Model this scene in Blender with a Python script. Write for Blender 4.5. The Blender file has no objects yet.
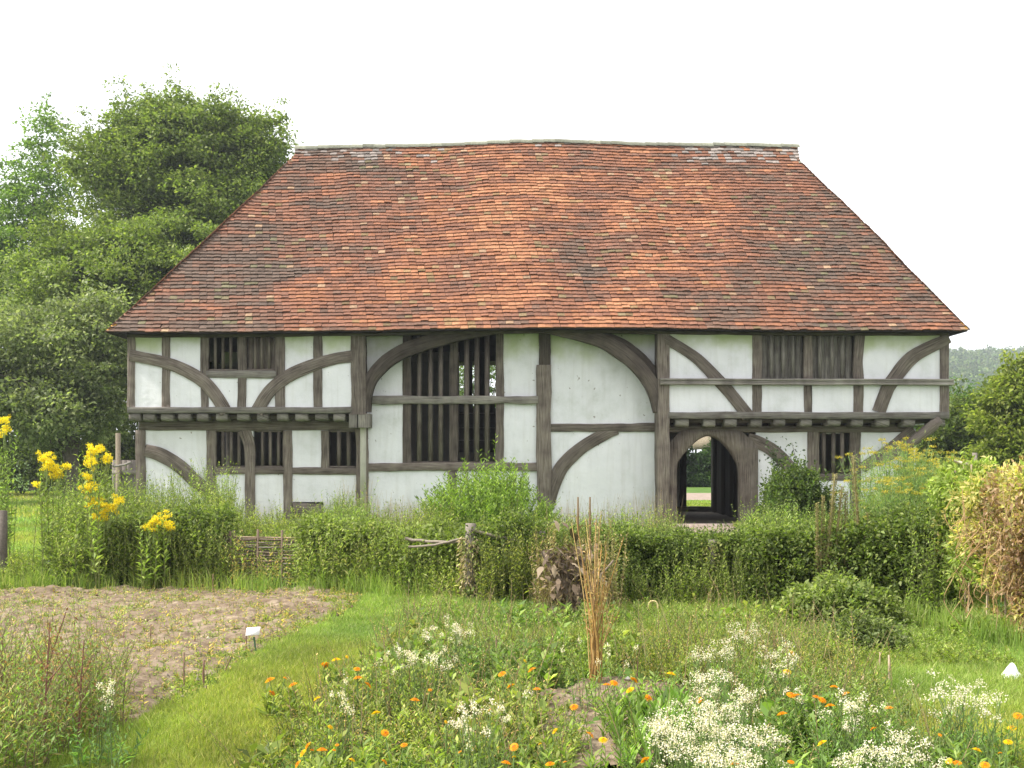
EXPO=1.0; HAZE=True
import bpy, math, random
import numpy as np
from mathutils import Vector
random.seed(7); RNG = np.random.default_rng(11)
S = bpy.context.scene; C = S.collection
F = 1098.0; HZ = 458.0; EYE = 1.6
def px2(px, py, Y):                       # point seen at (px,py) at distance Y in front of the camera
    return ((px-512)*Y/F, Y, EYE+(HZ-py)*Y/F)
def gp(px, py):
    Y = EYE*F/(py-HZ); return ((px-512)*Y/F, Y)
# ------------------------------------------------------------------ mesh helpers
class MB:
    def __init__(s): s.v=[]; s.q=[]; s.t=[]; s.cq=[]; s.ct=[]; s.n=0; s.uvq=[]; s.uvt=[]
    def quads(s, V, col, uv=None):        # V (N,4,3), col (N,3)
        V=np.asarray(V,float).reshape(-1,4,3); N=len(V)
        if N==0: return
        s.v.append(V.reshape(-1,3)); s.q.append(np.arange(N*4).reshape(N,4)+s.n); s.n+=N*4
        s.cq.append(np.broadcast_to(np.asarray(col,float),(N,3)))
        s.uvq.append(np.zeros((N,4,2)) if uv is None else np.asarray(uv,float).reshape(N,4,2))
    def tris(s, V, col):
        V=np.asarray(V,float).reshape(-1,3,3); N=len(V)
        if N==0: return
        s.v.append(V.reshape(-1,3)); s.t.append(np.arange(N*3).reshape(N,3)+s.n); s.n+=N*3
        s.ct.append(np.broadcast_to(np.asarray(col,float),(N,3)))
        s.uvt.append(np.zeros((N,3,2)))
    def mesh(s, verts, quads, col=(1,1,1), uv=None):   # shared vertices
        verts=np.asarray(verts,float); quads=np.asarray(quads,int).reshape(-1,4)
        s.v.append(verts); s.q.append(quads+s.n); s.n+=len(verts)
        s.cq.append(np.broadcast_to(np.asarray(col,float),(len(quads),3)))
        if uv is None: s.uvq.append(np.zeros((len(quads),4,2)))
        else: s.uvq.append(np.asarray(uv,float)[quads])
    def box(s, x0,x1,y0,y1,z0,z1, col=(1,1,1)):
        P=[(x0,y0,z0),(x1,y0,z0),(x1,y1,z0),(x0,y1,z0),(x0,y0,z1),(x1,y0,z1),(x1,y1,z1),(x0,y1,z1)]
        Q=[(0,3,2,1),(4,5,6,7),(0,1,5,4),(1,2,6,5),(2,3,7,6),(3,0,4,7)]
        s.mesh(P,Q,col)
    def tube(s, pts, rad, n=6, col=(1,1,1), cap=True):
        pts=np.asarray(pts,float); m=len(pts); rad=np.broadcast_to(np.asarray(rad,float),(m,))
        T=np.gradient(pts,axis=0); T/=np.linalg.norm(T,axis=1)[:,None]+1e-9
        up=np.array([0,0,1.0]); 
        if abs(T[0] @ up)>.9: up=np.array([1.0,0.1,0])
        A=np.cross(T,up); A/=np.linalg.norm(A,axis=1)[:,None]+1e-9; B=np.cross(T,A)
        th=np.linspace(0,2*np.pi,n,endpoint=False)
        V=pts[:,None]+rad[:,None,None]*(A[:,None]*np.cos(th)[None,:,None]+B[:,None]*np.sin(th)[None,:,None])
        V=V.reshape(-1,3); L=np.concatenate([[0],np.cumsum(np.linalg.norm(np.diff(pts,axis=0),axis=1))])
        Q=[];
        for i in range(m-1):
            for j in range(n):
                k=(j+1)%n; Q.append((i*n+j,i*n+k,(i+1)*n+k,(i+1)*n+j))
        uv=np.stack([np.repeat(L,n),np.tile(th*rad.mean(),m)],1)
        V=np.vstack([V,pts[0],pts[-1]]); uv=np.vstack([uv,[0,0],[L[-1],0]])
        if cap:
            a=m*n; 
            for j in range(0,n,1):
                k=(j+1)%n; Q.append((a,k,j,a)) if False else None
            for j in range(0,n-2,2):
                Q.append((0,j+1,j+2,(j+3)%n if j+3<n else 0) if False else (0,j+1,j+2,min(j+3,n-1)) ) if j+3<=n-1 else None
                Q.append(((m-1)*n,(m-1)*n+j+1,(m-1)*n+j+2,(m-1)*n+min(j+3,n-1))) if j+3<=n-1 else None
        s.mesh(V,Q,col,uv)
    def build(s, name, mat, parent=None, loc=None, smooth=False, **props):
        me=bpy.data.meshes.new(name)
        V=np.vstack(s.v) if s.v else np.zeros((0,3))
        if parent is not None and loc is None: loc=(0,0,0)
        o=bpy.data.objects.new(name,me); C.objects.link(o)
        base=np.zeros(3)
        if parent is not None: base=np.array(WORLD.get(parent.name,(0,0,0)),float)
        if loc is not None: base=base+np.array(loc,float); o.location=loc
        WORLD[o.name]=tuple(base)
        V=V-base
        Q=np.vstack(s.q) if s.q else np.zeros((0,4),int); T=np.vstack(s.t) if s.t else np.zeros((0,3),int)
        me.vertices.add(len(V)); me.vertices.foreach_set('co',V.astype('f').ravel())
        nl=Q.size+T.size; me.loops.add(nl)
        me.loops.foreach_set('vertex_index',np.concatenate([Q.ravel(),T.ravel()]).astype('i'))
        me.polygons.add(len(Q)+len(T))
        st=np.concatenate([np.arange(len(Q))*4, Q.size+np.arange(len(T))*3]).astype('i')
        me.polygons.foreach_set('loop_start',st)
        cols=np.vstack(([np.repeat(c,4,axis=0) for c in s.cq] if s.cq else [])+([np.repeat(c,3,axis=0) for c in s.ct] if s.ct else []))
        a=me.attributes.new('Col','FLOAT_COLOR','CORNER')
        a.data.foreach_set('color',np.hstack([cols,np.ones((len(cols),1))]).astype('f').ravel())
        uv=np.vstack([u.reshape(-1,2) for u in s.uvq+s.uvt])
        ul=me.uv_layers.new(name='UVMap'); ul.data.foreach_set('uv',uv.astype('f').ravel())
        me.update(calc_edges=True); me.validate()
        if smooth: me.polygons.foreach_set('use_smooth',np.ones(len(me.polygons),bool))
        me.materials.append(mat)
        if parent is not None: o.parent=parent
        for k,v in props.items(): o[k]=v
        return o
WORLD={}
def tag(o,label=None,cat=None,group=None,kind=None):
    if label: o['label']=label
    if cat: o['category']=cat
    if group: o['group']=group
    if kind: o['kind']=kind
    return o
def empty(name,loc,label=None,cat=None,group=None):
    o=bpy.data.objects.new(name,None); C.objects.link(o); o.location=loc; o.empty_display_size=.2
    WORLD[o.name]=tuple(loc); return tag(o,label,cat,group)
def U(a,b,n=None): return RNG.uniform(a,b,n)
def vnoise(x,y,z=0.0,seed=0):             # smooth value noise -1..1, vectorised
    x=np.asarray(x,float); y=np.asarray(y,float); z=np.asarray(z,float)+0*x
    xi=np.floor(x).astype(np.int64); yi=np.floor(y).astype(np.int64); zi=np.floor(z).astype(np.int64)
    xf=x-xi; yf=y-yi; zf=z-zi
    u=xf*xf*(3-2*xf); v=yf*yf*(3-2*yf); w=zf*zf*(3-2*zf)
    def h(a,b,c):
        n=(a*374761393+b*668265263+c*2147483647+seed*1274126177)&0xffffffff
        n=((n^(n>>13))*1274126177)&0xffffffff; n=(n^(n>>16))&0xffff
        return n/32767.5-1
    r=0
    for i,wx in ((0,1-u),(1,u)):
        for j,wy in ((0,1-v),(1,v)):
            for k,wz in ((0,1-w),(1,w)): r=r+wx*wy*wz*h(xi+i,yi+j,zi+k)
    return r
def fbm(x,y,z=0.0,seed=0,o=3):
    return sum(vnoise(x*2**i,y*2**i,z*2**i if np.ndim(z) or z else 0.0,seed+i)/2**i for i in range(o))
def colvar(base, n, v=.2, h=.08):
    base=np.array(base,float); k=RNG.normal(1,v,(n,1)).clip(.4,1.8)
    t=RNG.normal(0,h,(n,1)); c=base[None]*k*np.hstack([1+t,1+0*t,1-t])
    return c.clip(.003,.9)
def pick(cols, n, v=.18):                 # colour per leaf out of a palette
    cols=np.array(cols,float); i=RNG.integers(0,len(cols),n); return (cols[i]*RNG.normal(1,v,(n,1)).clip(.45,1.7)).clip(.003,.9)
# ------------------------------------------------------------------ materials
def mat(name):
    m=bpy.data.materials.new(name); m.use_nodes=True; nt=m.node_tree; nt.nodes.clear()
    return m,nt,nt.nodes,nt.links
def N(nt,t,**k):
    n=nt.nodes.new(t)
    for a,b in k.items():
        if a in n.inputs.keys(): n.inputs[a].default_value=b
        else: setattr(n,a,b)
    return n
def ramp(nt,stops,interp='LINEAR'):
    r=nt.nodes.new('ShaderNodeValToRGB'); r.color_ramp.interpolation=interp
    e=r.color_ramp.elements
    while len(e)<len(stops): e.new(.5)
    for el,(p,c) in zip(e,stops): el.position=p; el.color=(*c,1) if len(c)==3 else c
    return r
def principled(nt,rough=.7,spec=.3):
    b=nt.nodes.new('ShaderNodeBsdfPrincipled'); b.inputs['Roughness'].default_value=rough
    b.inputs['Specular IOR Level'].default_value=spec
    o=nt.nodes.new('ShaderNodeOutputMaterial'); nt.links.new(b.outputs[0],o.inputs[0]); return b,o
def leaf_mat(name='leaf',trans=.4,rough=.55,gain=1.25):
    m,nt,nd,ln=mat(name); b,o=principled(nt,rough,.25)
    a0=N(nt,'ShaderNodeAttribute',attribute_name='Col'); at=N(nt,'ShaderNodeMixRGB',blend_type='MULTIPLY'); at.inputs[0].default_value=1; at.inputs[2].default_value=(gain*1.06,gain,gain*.9,1); ln.new(a0.outputs['Color'],at.inputs[1])
    tr=N(nt,'ShaderNodeBsdfTranslucent'); mx=N(nt,'ShaderNodeMixShader'); mx.inputs[0].default_value=trans
    g=N(nt,'ShaderNodeMixRGB',blend_type='MULTIPLY'); g.inputs[0].default_value=1; g.inputs[2].default_value=(1.5,1.7,.7,1)
    ln.new(at.outputs['Color'],b.inputs['Base Color']); ln.new(at.outputs['Color'],g.inputs[1]); ln.new(g.outputs[0],tr.inputs[0])
    ln.new(b.outputs[0],mx.inputs[1]); ln.new(tr.outputs[0],mx.inputs[2]); ln.new(mx.outputs[0],o.inputs[0])
    return m
def attr_mat(name,rough=.85,bump=.0,scale=30,spec=.2,var=.25):
    m,nt,nd,ln=mat(name); b,o=principled(nt,rough,spec)
    at=N(nt,'ShaderNodeAttribute',attribute_name='Col')
    tc=N(nt,'ShaderNodeTexCoord'); no=N(nt,'ShaderNodeTexNoise'); no.inputs['Scale'].default_value=scale; no.inputs['Detail'].default_value=4
    ln.new(tc.outputs['Object'],no.inputs['Vector'])
    r=ramp(nt,[(.25,(1-var,)*3),(.75,(1+var,)*3)]); ln.new(no.outputs[0],r.inputs[0])
    g=N(nt,'ShaderNodeMixRGB',blend_type='MULTIPLY'); g.inputs[0].default_value=1
    ln.new(at.outputs['Color'],g.inputs[1]); ln.new(r.outputs[0],g.inputs[2]); ln.new(g.outputs[0],b.inputs['Base Color'])
    if bump:
        bp=N(nt,'ShaderNodeBump'); bp.inputs['Strength'].default_value=bump; bp.inputs['Distance'].default_value=.01
        ln.new(no.outputs[0],bp.inputs['Height']); ln.new(bp.outputs[0],b.inputs['Normal'])
    return m
def timber_mat(name,c0,c1,c2):
    m,nt,nd,ln=mat(name); b,o=principled(nt,.85,.15)
    uv=N(nt,'ShaderNodeUVMap'); oi=N(nt,'ShaderNodeObjectInfo'); 
    ad=N(nt,'ShaderNodeVectorMath',operation='ADD'); sc=N(nt,'ShaderNodeVectorMath',operation='SCALE'); sc.inputs['Scale'].default_value=37.0
    cb=N(nt,'ShaderNodeCombineXYZ'); ln.new(oi.outputs['Random'],cb.inputs[0]); ln.new(oi.outputs['Random'],cb.inputs[1])
    ln.new(cb.outputs[0],sc.inputs[0]); ln.new(uv.outputs[0],ad.inputs[0]); ln.new(sc.outputs[0],ad.inputs[1])
    mp=N(nt,'ShaderNodeMapping'); mp.inputs['Scale'].default_value=(1.3,26,1); ln.new(ad.outputs[0],mp.inputs[0])
    n1=N(nt,'ShaderNodeTexNoise'); n1.inputs['Scale'].default_value=1.6; n1.inputs['Detail'].default_value=8; n1.inputs['Roughness'].default_value=.65
    ln.new(mp.outputs[0],n1.inputs['Vector'])
    n2=N(nt,'ShaderNodeTexNoise'); n2.inputs['Scale'].default_value=3.2; n2.inputs['Detail'].default_value=5; ln.new(ad.outputs[0],n2.inputs['Vector'])
    r=ramp(nt,[(.30,c0),(.46,c1),(.72,c2)]); ln.new(n1.outputs[0],r.inputs[0])
    r2=ramp(nt,[(.3,(.72,.70,.70)),(.5,(1,1,1)),(.72,(1.22,1.25,1.2))]); ln.new(n2.outputs[0],r2.inputs[0])
    g=N(nt,'ShaderNodeMixRGB',blend_type='MULTIPLY'); g.inputs[0].default_value=1
    ln.new(r.outputs[0],g.inputs[1]); ln.new(r2.outputs[0],g.inputs[2])
    # thin drying cracks that run with the grain
    mp2=N(nt,'ShaderNodeMapping'); mp2.inputs['Scale'].default_value=(.9,34,1); ln.new(ad.outputs[0],mp2.inputs[0])
    n3=N(nt,'ShaderNodeTexNoise'); n3.inputs['Scale'].default_value=1.0; n3.inputs['Detail'].default_value=3; ln.new(mp2.outputs[0],n3.inputs['Vector'])
    rc=ramp(nt,[(.30,(.25,.24,.23)),(.36,(1,1,1))]); ln.new(n3.outputs[0],rc.inputs[0])
    g2=N(nt,'ShaderNodeMixRGB',blend_type='MULTIPLY'); g2.inputs[0].default_value=1; ln.new(g.outputs[0],g2.inputs[1]); ln.new(rc.outputs[0],g2.inputs[2])
    # small per-timber tone shift
    hv=N(nt,'ShaderNodeHueSaturation'); mr=N(nt,'ShaderNodeMapRange'); mr.inputs['To Min'].default_value=.78; mr.inputs['To Max'].default_value=1.2
    ln.new(oi.outputs['Random'],mr.inputs['Value']); ln.new(mr.outputs[0],hv.inputs['Value']); ln.new(g2.outputs[0],hv.inputs['Color'])
    ln.new(hv.outputs[0],b.inputs['Base Color'])
    bp=N(nt,'ShaderNodeBump'); bp.inputs['Strength'].default_value=.9; bp.inputs['Distance'].default_value=.012
    am=N(nt,'ShaderNodeMath',operation='MULTIPLY'); ln.new(n1.outputs[0],am.inputs[0]); ln.new(rc.outputs[0],am.inputs[1])
    ln.new(am.outputs[0],bp.inputs['Height']); ln.new(bp.outputs[0],b.inputs['Normal'])
    return m
M={}
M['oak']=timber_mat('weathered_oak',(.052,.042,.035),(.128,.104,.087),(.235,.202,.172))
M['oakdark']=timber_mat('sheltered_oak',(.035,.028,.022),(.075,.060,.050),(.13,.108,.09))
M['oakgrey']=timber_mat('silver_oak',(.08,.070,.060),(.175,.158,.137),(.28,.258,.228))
M['leaf']=leaf_mat('leaf'); M['leafdull']=leaf_mat('dull_leaf',.22,.7); M['petal']=leaf_mat('petal',.3,.6,.9)
M['stem']=attr_mat('plant_stem'); M['bark']=attr_mat('bark',.9,.6,9); M['dry']=leaf_mat('dry_leaf',.25,.8,.95)
M['pole']=attr_mat('cut_pole',.8,.3,40)
def plaster_mat():
    m,nt,nd,ln=mat('limewash_plaster'); b,o=principled(nt,.92,.1)
    tc=N(nt,'ShaderNodeTexCoord'); 
    n1=N(nt,'ShaderNodeTexNoise'); n1.inputs['Scale'].default_value=1.5; n1.inputs['Detail'].default_value=9; n1.inputs['Roughness'].default_value=.62; ln.new(tc.outputs['Object'],n1.inputs['Vector'])
    r=ramp(nt,[(.22,(.47,.465,.455)),(.34,(.60,.60,.60)),(.45,(.672,.665,.685)),(.72,(.745,.735,.75))]); ln.new(n1.outputs[0],r.inputs[0])
    # green algae, deepened to paint in shade under the eaves; rain splash near ground
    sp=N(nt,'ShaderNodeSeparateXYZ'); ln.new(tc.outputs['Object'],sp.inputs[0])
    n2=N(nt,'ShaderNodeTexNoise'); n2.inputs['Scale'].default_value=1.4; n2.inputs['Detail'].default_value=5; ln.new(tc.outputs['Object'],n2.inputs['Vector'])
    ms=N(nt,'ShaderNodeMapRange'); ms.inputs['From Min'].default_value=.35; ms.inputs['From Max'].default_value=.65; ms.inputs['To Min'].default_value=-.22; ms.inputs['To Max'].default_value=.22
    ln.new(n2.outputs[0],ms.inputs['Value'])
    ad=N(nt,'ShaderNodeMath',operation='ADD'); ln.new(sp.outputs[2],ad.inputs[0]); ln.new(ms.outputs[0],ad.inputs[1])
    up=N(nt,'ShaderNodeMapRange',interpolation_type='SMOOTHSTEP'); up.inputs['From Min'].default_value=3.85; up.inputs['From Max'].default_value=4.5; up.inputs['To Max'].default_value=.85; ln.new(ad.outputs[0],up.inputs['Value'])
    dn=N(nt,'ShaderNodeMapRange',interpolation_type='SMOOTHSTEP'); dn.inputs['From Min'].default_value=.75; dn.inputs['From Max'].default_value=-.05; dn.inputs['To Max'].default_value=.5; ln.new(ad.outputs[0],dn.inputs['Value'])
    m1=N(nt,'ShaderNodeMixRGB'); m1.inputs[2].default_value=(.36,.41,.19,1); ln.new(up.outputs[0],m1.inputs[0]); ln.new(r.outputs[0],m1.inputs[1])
    m2=N(nt,'ShaderNodeMixRGB'); m2.inputs[2].default_value=(.42,.36,.30,1); ln.new(dn.outputs[0],m2.inputs[0]); ln.new(m1.outputs[0],m2.inputs[1])
    # vertical rain streaks
    mp=N(nt,'ShaderNodeMapping'); mp.inputs['Scale'].default_value=(9,1,.7); ln.new(tc.outputs['Object'],mp.inputs[0])
    n4=N(nt,'ShaderNodeTexNoise'); n4.inputs['Scale'].default_value=1; n4.inputs['Detail'].default_value=4; ln.new(mp.outputs[0],n4.inputs['Vector'])
    rs=ramp(nt,[(.30,(.93,.925,.91)),(.5,(1,1,1))]); ln.new(n4.outputs[0],rs.inputs[0])
    m3=N(nt,'ShaderNodeMixRGB',blend_type='MULTIPLY'); m3.inputs[0].default_value=1; ln.new(m2.outputs[0],m3.inputs[1]); ln.new(rs.outputs[0],m3.inputs[2])
    # little chips and spots
    n5=N(nt,'ShaderNodeTexNoise'); n5.inputs['Scale'].default_value=11; n5.inputs['Detail'].default_value=2; ln.new(tc.outputs['Object'],n5.inputs['Vector'])
    rd=ramp(nt,[(.235,(.5,.46,.42)),(.27,(1,1,1))]); ln.new(n5.outputs[0],rd.inputs[0])
    m4=N(nt,'ShaderNodeMixRGB',blend_type='MULTIPLY'); m4.inputs[0].default_value=1; ln.new(m3.outputs[0],m4.inputs[1]); ln.new(rd.outputs[0],m4.inputs[2])
    ln.new(m4.outputs[0],b.inputs['Base Color'])
    n3=N(nt,'ShaderNodeTexNoise'); n3.inputs['Scale'].default_value=5; n3.inputs['Detail'].default_value=7; ln.new(tc.outputs['Object'],n3.inputs['Vector'])
    bp=N(nt,'ShaderNodeBump'); bp.inputs['Strength'].default_value=.55; bp.inputs['Distance'].default_value=.03; ln.new(n3.outputs[0],bp.inputs['Height']); ln.new(bp.outputs[0],b.inputs['Normal'])
    return m
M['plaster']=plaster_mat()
def noise_mat(name,stops,scale=4,detail=8,bump=.5,dist=.03,rough=.95,coord='Object',scale2=None,stops2=None):
    m,nt,nd,ln=mat(name); b,o=principled(nt,rough,.1)
    tc=N(nt,'ShaderNodeTexCoord'); n1=N(nt,'ShaderNodeTexNoise'); n1.inputs['Scale'].default_value=scale; n1.inputs['Detail'].default_value=detail; n1.inputs['Roughness'].default_value=.62
    ln.new(tc.outputs[coord],n1.inputs['Vector']); r=ramp(nt,stops); ln.new(n1.outputs[0],r.inputs[0]); out=r.outputs[0]
    if stops2:
        n2=N(nt,'ShaderNodeTexNoise'); n2.inputs['Scale'].default_value=scale2; n2.inputs['Detail'].default_value=4; ln.new(tc.outputs[coord],n2.inputs['Vector'])
        r2=ramp(nt,stops2); ln.new(n2.outputs[0],r2.inputs[0]); g=N(nt,'ShaderNodeMixRGB',blend_type='MULTIPLY'); g.inputs[0].default_value=1
        ln.new(out,g.inputs[1]); ln.new(r2.outputs[0],g.inputs[2]); out=g.outputs[0]
    ln.new(out,b.inputs['Base Color'])
    bp=N(nt,'ShaderNodeBump'); bp.inputs['Strength'].default_value=bump; bp.inputs['Distance'].default_value=dist; ln.new(n1.outputs[0],bp.inputs['Height']); ln.new(bp.outputs[0],b.inputs['Normal'])
    return m
# ------------------------------------------------------------------ camera, light, sky
cam=bpy.data.cameras.new('camera'); co=bpy.data.objects.new('camera',cam); C.objects.link(co); S.camera=co
co.location=(0,0,EYE); co.rotation_euler=(math.pi/2,0,0)
cam.sensor_width=36; cam.lens=36*F/1024; cam.shift_y=(HZ-384)/1024; cam.clip_start=.1; cam.clip_end=6000
S.view_settings.view_transform='Standard'; S.view_settings.look='None'; S.view_settings.gamma=1; S.view_settings.exposure=EXPO if 'EXPO' in globals() else .25
AZ=math.radians(-82); EL=math.radians(50)   # sun stands to the left of the house
w=bpy.data.worlds.new('World'); S.world=w; w.use_nodes=True; nt=w.node_tree; nt.nodes.clear()
sky=N(nt,'ShaderNodeTexSky',sky_type='NISHITA'); sky.sun_disc=False; sky.sun_elevation=EL; sky.sun_rotation=math.atan2(math.sin(AZ),-math.cos(AZ))
b1=N(nt,'ShaderNodeBackground'); b1.inputs[1].default_value=.1; nt.links.new(sky.outputs[0],b1.inputs[0])
tc=N(nt,'ShaderNodeTexCoord'); mp=N(nt,'ShaderNodeMapping'); mp.inputs['Scale'].default_value=(1,1,2.2); nt.links.new(tc.outputs['Generated'],mp.inputs[0])
cn=N(nt,'ShaderNodeTexNoise'); cn.inputs['Scale'].default_value=2.3; cn.inputs['Detail'].default_value=6; nt.links.new(mp.outputs[0],cn.inputs['Vector'])
cr=ramp(nt,[(.30,(.43,.47,.51)),(.44,(.95,.96,.97)),(.6,(1.1,1.1,1.1))]); nt.links.new(cn.outputs[0],cr.inputs[0])
b2=N(nt,'ShaderNodeBackground'); b2.inputs[1].default_value=.98; nt.links.new(cr.outputs[0],b2.inputs[0])
mx=N(nt,'ShaderNodeMixShader'); mx.inputs[0].default_value=.88; nt.links.new(b1.outputs[0],mx.inputs[1]); nt.links.new(b2.outputs[0],mx.inputs[2])
wo=N(nt,'ShaderNodeOutputWorld'); nt.links.new(mx.outputs[0],wo.inputs[0])
sl=bpy.data.lights.new('sun','SUN'); sl.energy=4.0; sl.angle=math.radians(6); sl.color=(1,.955,.88)
so=bpy.data.objects.new('sun',sl); C.objects.link(so)
sd=Vector((math.sin(AZ)*math.cos(EL),-math.cos(AZ)*math.cos(EL),math.sin(EL)))   # towards the sun
so.rotation_euler=sd.to_track_quat('Z','Y').to_euler(); so.location=(0,0,30)
# ================================================================== THE HOUSE
YA=25.0; YG=25.5; YB=33.0
house=empty('timber_framed_house',(0.5,29.2,0),'long white plastered house with dark curved oak timbers and red tiled roof','house')
def catmull(P,n=6):
    P=np.asarray(P,float)
    if len(P)<3: 
        t=np.linspace(0,1,n*2+1)[:,None]; return P[0]*(1-t)+P[-1]*t
    Q=np.vstack([2*P[0]-P[1],P,2*P[-1]-P[-2]]); out=[]
    for i in range(1,len(Q)-2):
        for t in np.arange(n)/n:
            a,b,c,d=Q[i-1],Q[i],Q[i+1],Q[i+2]
            out.append(.5*((2*b)+(c-a)*t+(2*a-5*b+4*c-d)*t*t+(3*b-a-3*c+d)*t**3))
    out.append(Q[-2]); return np.array(out)
def beam(mb,P,W,y0,y1,wob=.006,bev=.010,seed=None):
    """P (n,3) world x,width?,z centre line in the wall's plane; W width in metres; front y0, back y1"""
    sd=seed if seed is not None else random.randint(0,9999)
    P=np.asarray(P,float); n=len(P); W=np.broadcast_to(np.asarray(W,float),(n,)) if np.ndim(W)==0 or len(np.atleast_1d(W))==n else np.interp(np.linspace(0,1,n),np.linspace(0,1,len(W)),W)
    T=np.gradient(P,axis=0); T/=np.linalg.norm(T,axis=1)[:,None]; Nn=np.stack([-T[:,1],T[:,0]],1)
    L=np.concatenate([[0],np.cumsum(np.linalg.norm(np.diff(P,axis=0),axis=1))])
    e1=vnoise(L*2.2+sd,0*L,0.0,sd)*wob*1.6+vnoise(L*9+sd,0*L,0.0,sd+1)*wob*.5
    e2=vnoise(L*2.2+sd,0*L+5,0.0,sd+2)*wob*1.6+vnoise(L*9+sd,0*L,0.0,sd+3)*wob*.5
    f=vnoise(L*3+sd,0*L+9,0.0,sd+4)*.004
    prof=[(-.5,e1,'b'),(-.5,e1,'s'),(-.5,e1,'f'),(0,0*e1,'c'),(.5,e2,'f'),(.5,e2,'s'),(.5,e2,'b')]
    V=[];UVs=[]
    for k,(a,e,c) in enumerate(prof):
        off=a*W+e; 
        if c=='f': off=off-np.sign(a)*bev
        y={'b':y1+0*L,'s':y0+bev+f,'f':y0+f,'c':y0-.003+f}[c]
        V.append(np.stack([P[:,0]+Nn[:,0]*off,y,P[:,1]+Nn[:,1]*off],1)); UVs.append(np.stack([L,off+(.2*(k==0))-(.2*(k==6))+sd*.13],1))
    m=7; V=np.stack(V,1).reshape(-1,3); UVs=np.stack(UVs,1).reshape(-1,2); Q=[]
    for i in range(n-1):
        for k in range(m-1): Q.append((i*m+k,i*m+k+1,(i+1)*m+k+1,(i+1)*m+k))
        Q.append((i*m+6,i*m,(i+1)*m,(i+1)*m+6))
    for i,fl in ((0,0),(n-1,1)):
        b=i*m; Q+= [(b,b+1,b+5,b+6),(b+1,b+2,b+4,b+5),(b+2,b+3,b+4,b+4)][:2]
        Q.append((b+2,b+3,b+4,b+2))
    V4=[q for q in Q if len(set(q))==4]; mb.mesh(V,V4,(1,1,1),UVs)
def pw(pts,Y): return np.array([((x-512)*Y/F, EYE+(HZ-y)*Y/F) for x,y in pts])
def timber(name,pts,w,Y,th=.14,mt='oak',proud=.0,label=None,wob=.006,parent=None,bev=.010):
    """pts: seen centre line, w: seen width in picture units at distance Y"""
    mb=MB(); P=catmull(pw(pts,Y),8) if len(pts)>2 else catmull(pw(pts,Y),12)
    W=np.asarray(w,float)*Y/F
    if np.ndim(W): W=np.interp(np.linspace(0,1,len(P)),np.linspace(0,1,len(W)),W)
    beam(mb,P,W,Y-proud,Y-proud+th,wob,bev)
    o=mb.build(name,M[mt],parent or house)
    if label: o['label']=label
    return o
def vpost(name,x0,x1,y0,y1,Y,**k): return timber(name,[((x0+x1)/2,y1),((x0+x1)/2,y0)],x1-x0,Y,**k)
def hbeam(name,x0,x1,y0,y1,Y,**k): return timber(name,[(x0,(y0+y1)/2),(x1,(y0+y1)/2)],y1-y0,Y,**k)
def panel(name,x0,x1,y0,y1,Y,holes=(),th=.1,mt='plaster',world=False,parent=None):
    """plaster wall rectangle in picture units with openings; front face 3 cm behind the timbers' faces"""
    def cx(v): return v if world else (v-512)*Y/F
    def cz(v): return v if world else EYE+(HZ-v)*Y/F
    xs=sorted({cx(x0),cx(x1),*[cx(h[0]) for h in holes],*[cx(h[1]) for h in holes]})
    zs=sorted({cz(y0),cz(y1),*[cz(h[2]) for h in holes],*[cz(h[3]) for h in holes]})
    H=[(cx(h[0]),cx(h[1]),min(cz(h[2]),cz(h[3])),max(cz(h[2]),cz(h[3]))) for h in holes]
    mb=MB()
    for i in range(len(xs)-1):
        j=0
        while j<len(zs)-1:
            a,b,c,d=xs[i],xs[i+1],zs[j],zs[j+1]
            inside=any(h[0]-1e-6<(a+b)/2<h[1]+1e-6 and h[2]-1e-6<(c+d)/2<h[3]+1e-6 for h in H)
            if not inside:
                nx=max(1,int((b-a)/.12)); nz=max(1,int((d-c)/.12))
                X,Z=np.meshgrid(np.linspace(a,b,nx+1),np.linspace(c,d,nz+1),indexing='ij')
                Yf=Y+.03+.010*vnoise(X*1.3,Z*1.3,0.0,5)+.005*vnoise(X*4,Z*4,0.0,6)
                V=np.stack([X,Yf,Z],-1).reshape(-1,3); Q=[]
                for p in range(nx):
                    for q in range(nz):
                        k=p*(nz+1)+q; Q.append((k,k+nz+1,k+nz+2,k+1))
                mb.mesh(V,Q)
                Y1=Y+.03+th
                mb.quads([[(a,Y1,c),(a,Y1,d),(b,Y1,d),(b,Y1,c)],[(a,Y+.03,c),(a,Y1,c),(b,Y1,c),(b,Y+.03,c)],[(a,Y+.03,d),(b,Y+.03,d),(b,Y1,d),(a,Y1,d)],
                          [(a,Y+.03,c),(a,Y+.03,d),(a,Y1,d),(a,Y1,c)],[(b,Y+.03,c),(b,Y1,c),(b,Y1,d),(b,Y+.03,d)]],(1,1,1))
            j+=1
    return mb.build(name,M[mt],parent or house,smooth=False)
TOP=331
# plaster infill
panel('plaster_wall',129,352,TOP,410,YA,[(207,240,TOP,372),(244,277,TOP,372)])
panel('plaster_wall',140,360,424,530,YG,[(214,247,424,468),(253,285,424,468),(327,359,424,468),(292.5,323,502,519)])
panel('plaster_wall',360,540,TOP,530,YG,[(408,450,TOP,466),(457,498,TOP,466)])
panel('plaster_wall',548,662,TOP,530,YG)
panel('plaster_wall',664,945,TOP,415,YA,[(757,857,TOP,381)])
panel('plaster_wall',756,908,427,530,YG,[(818,851,427,478)])
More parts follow.
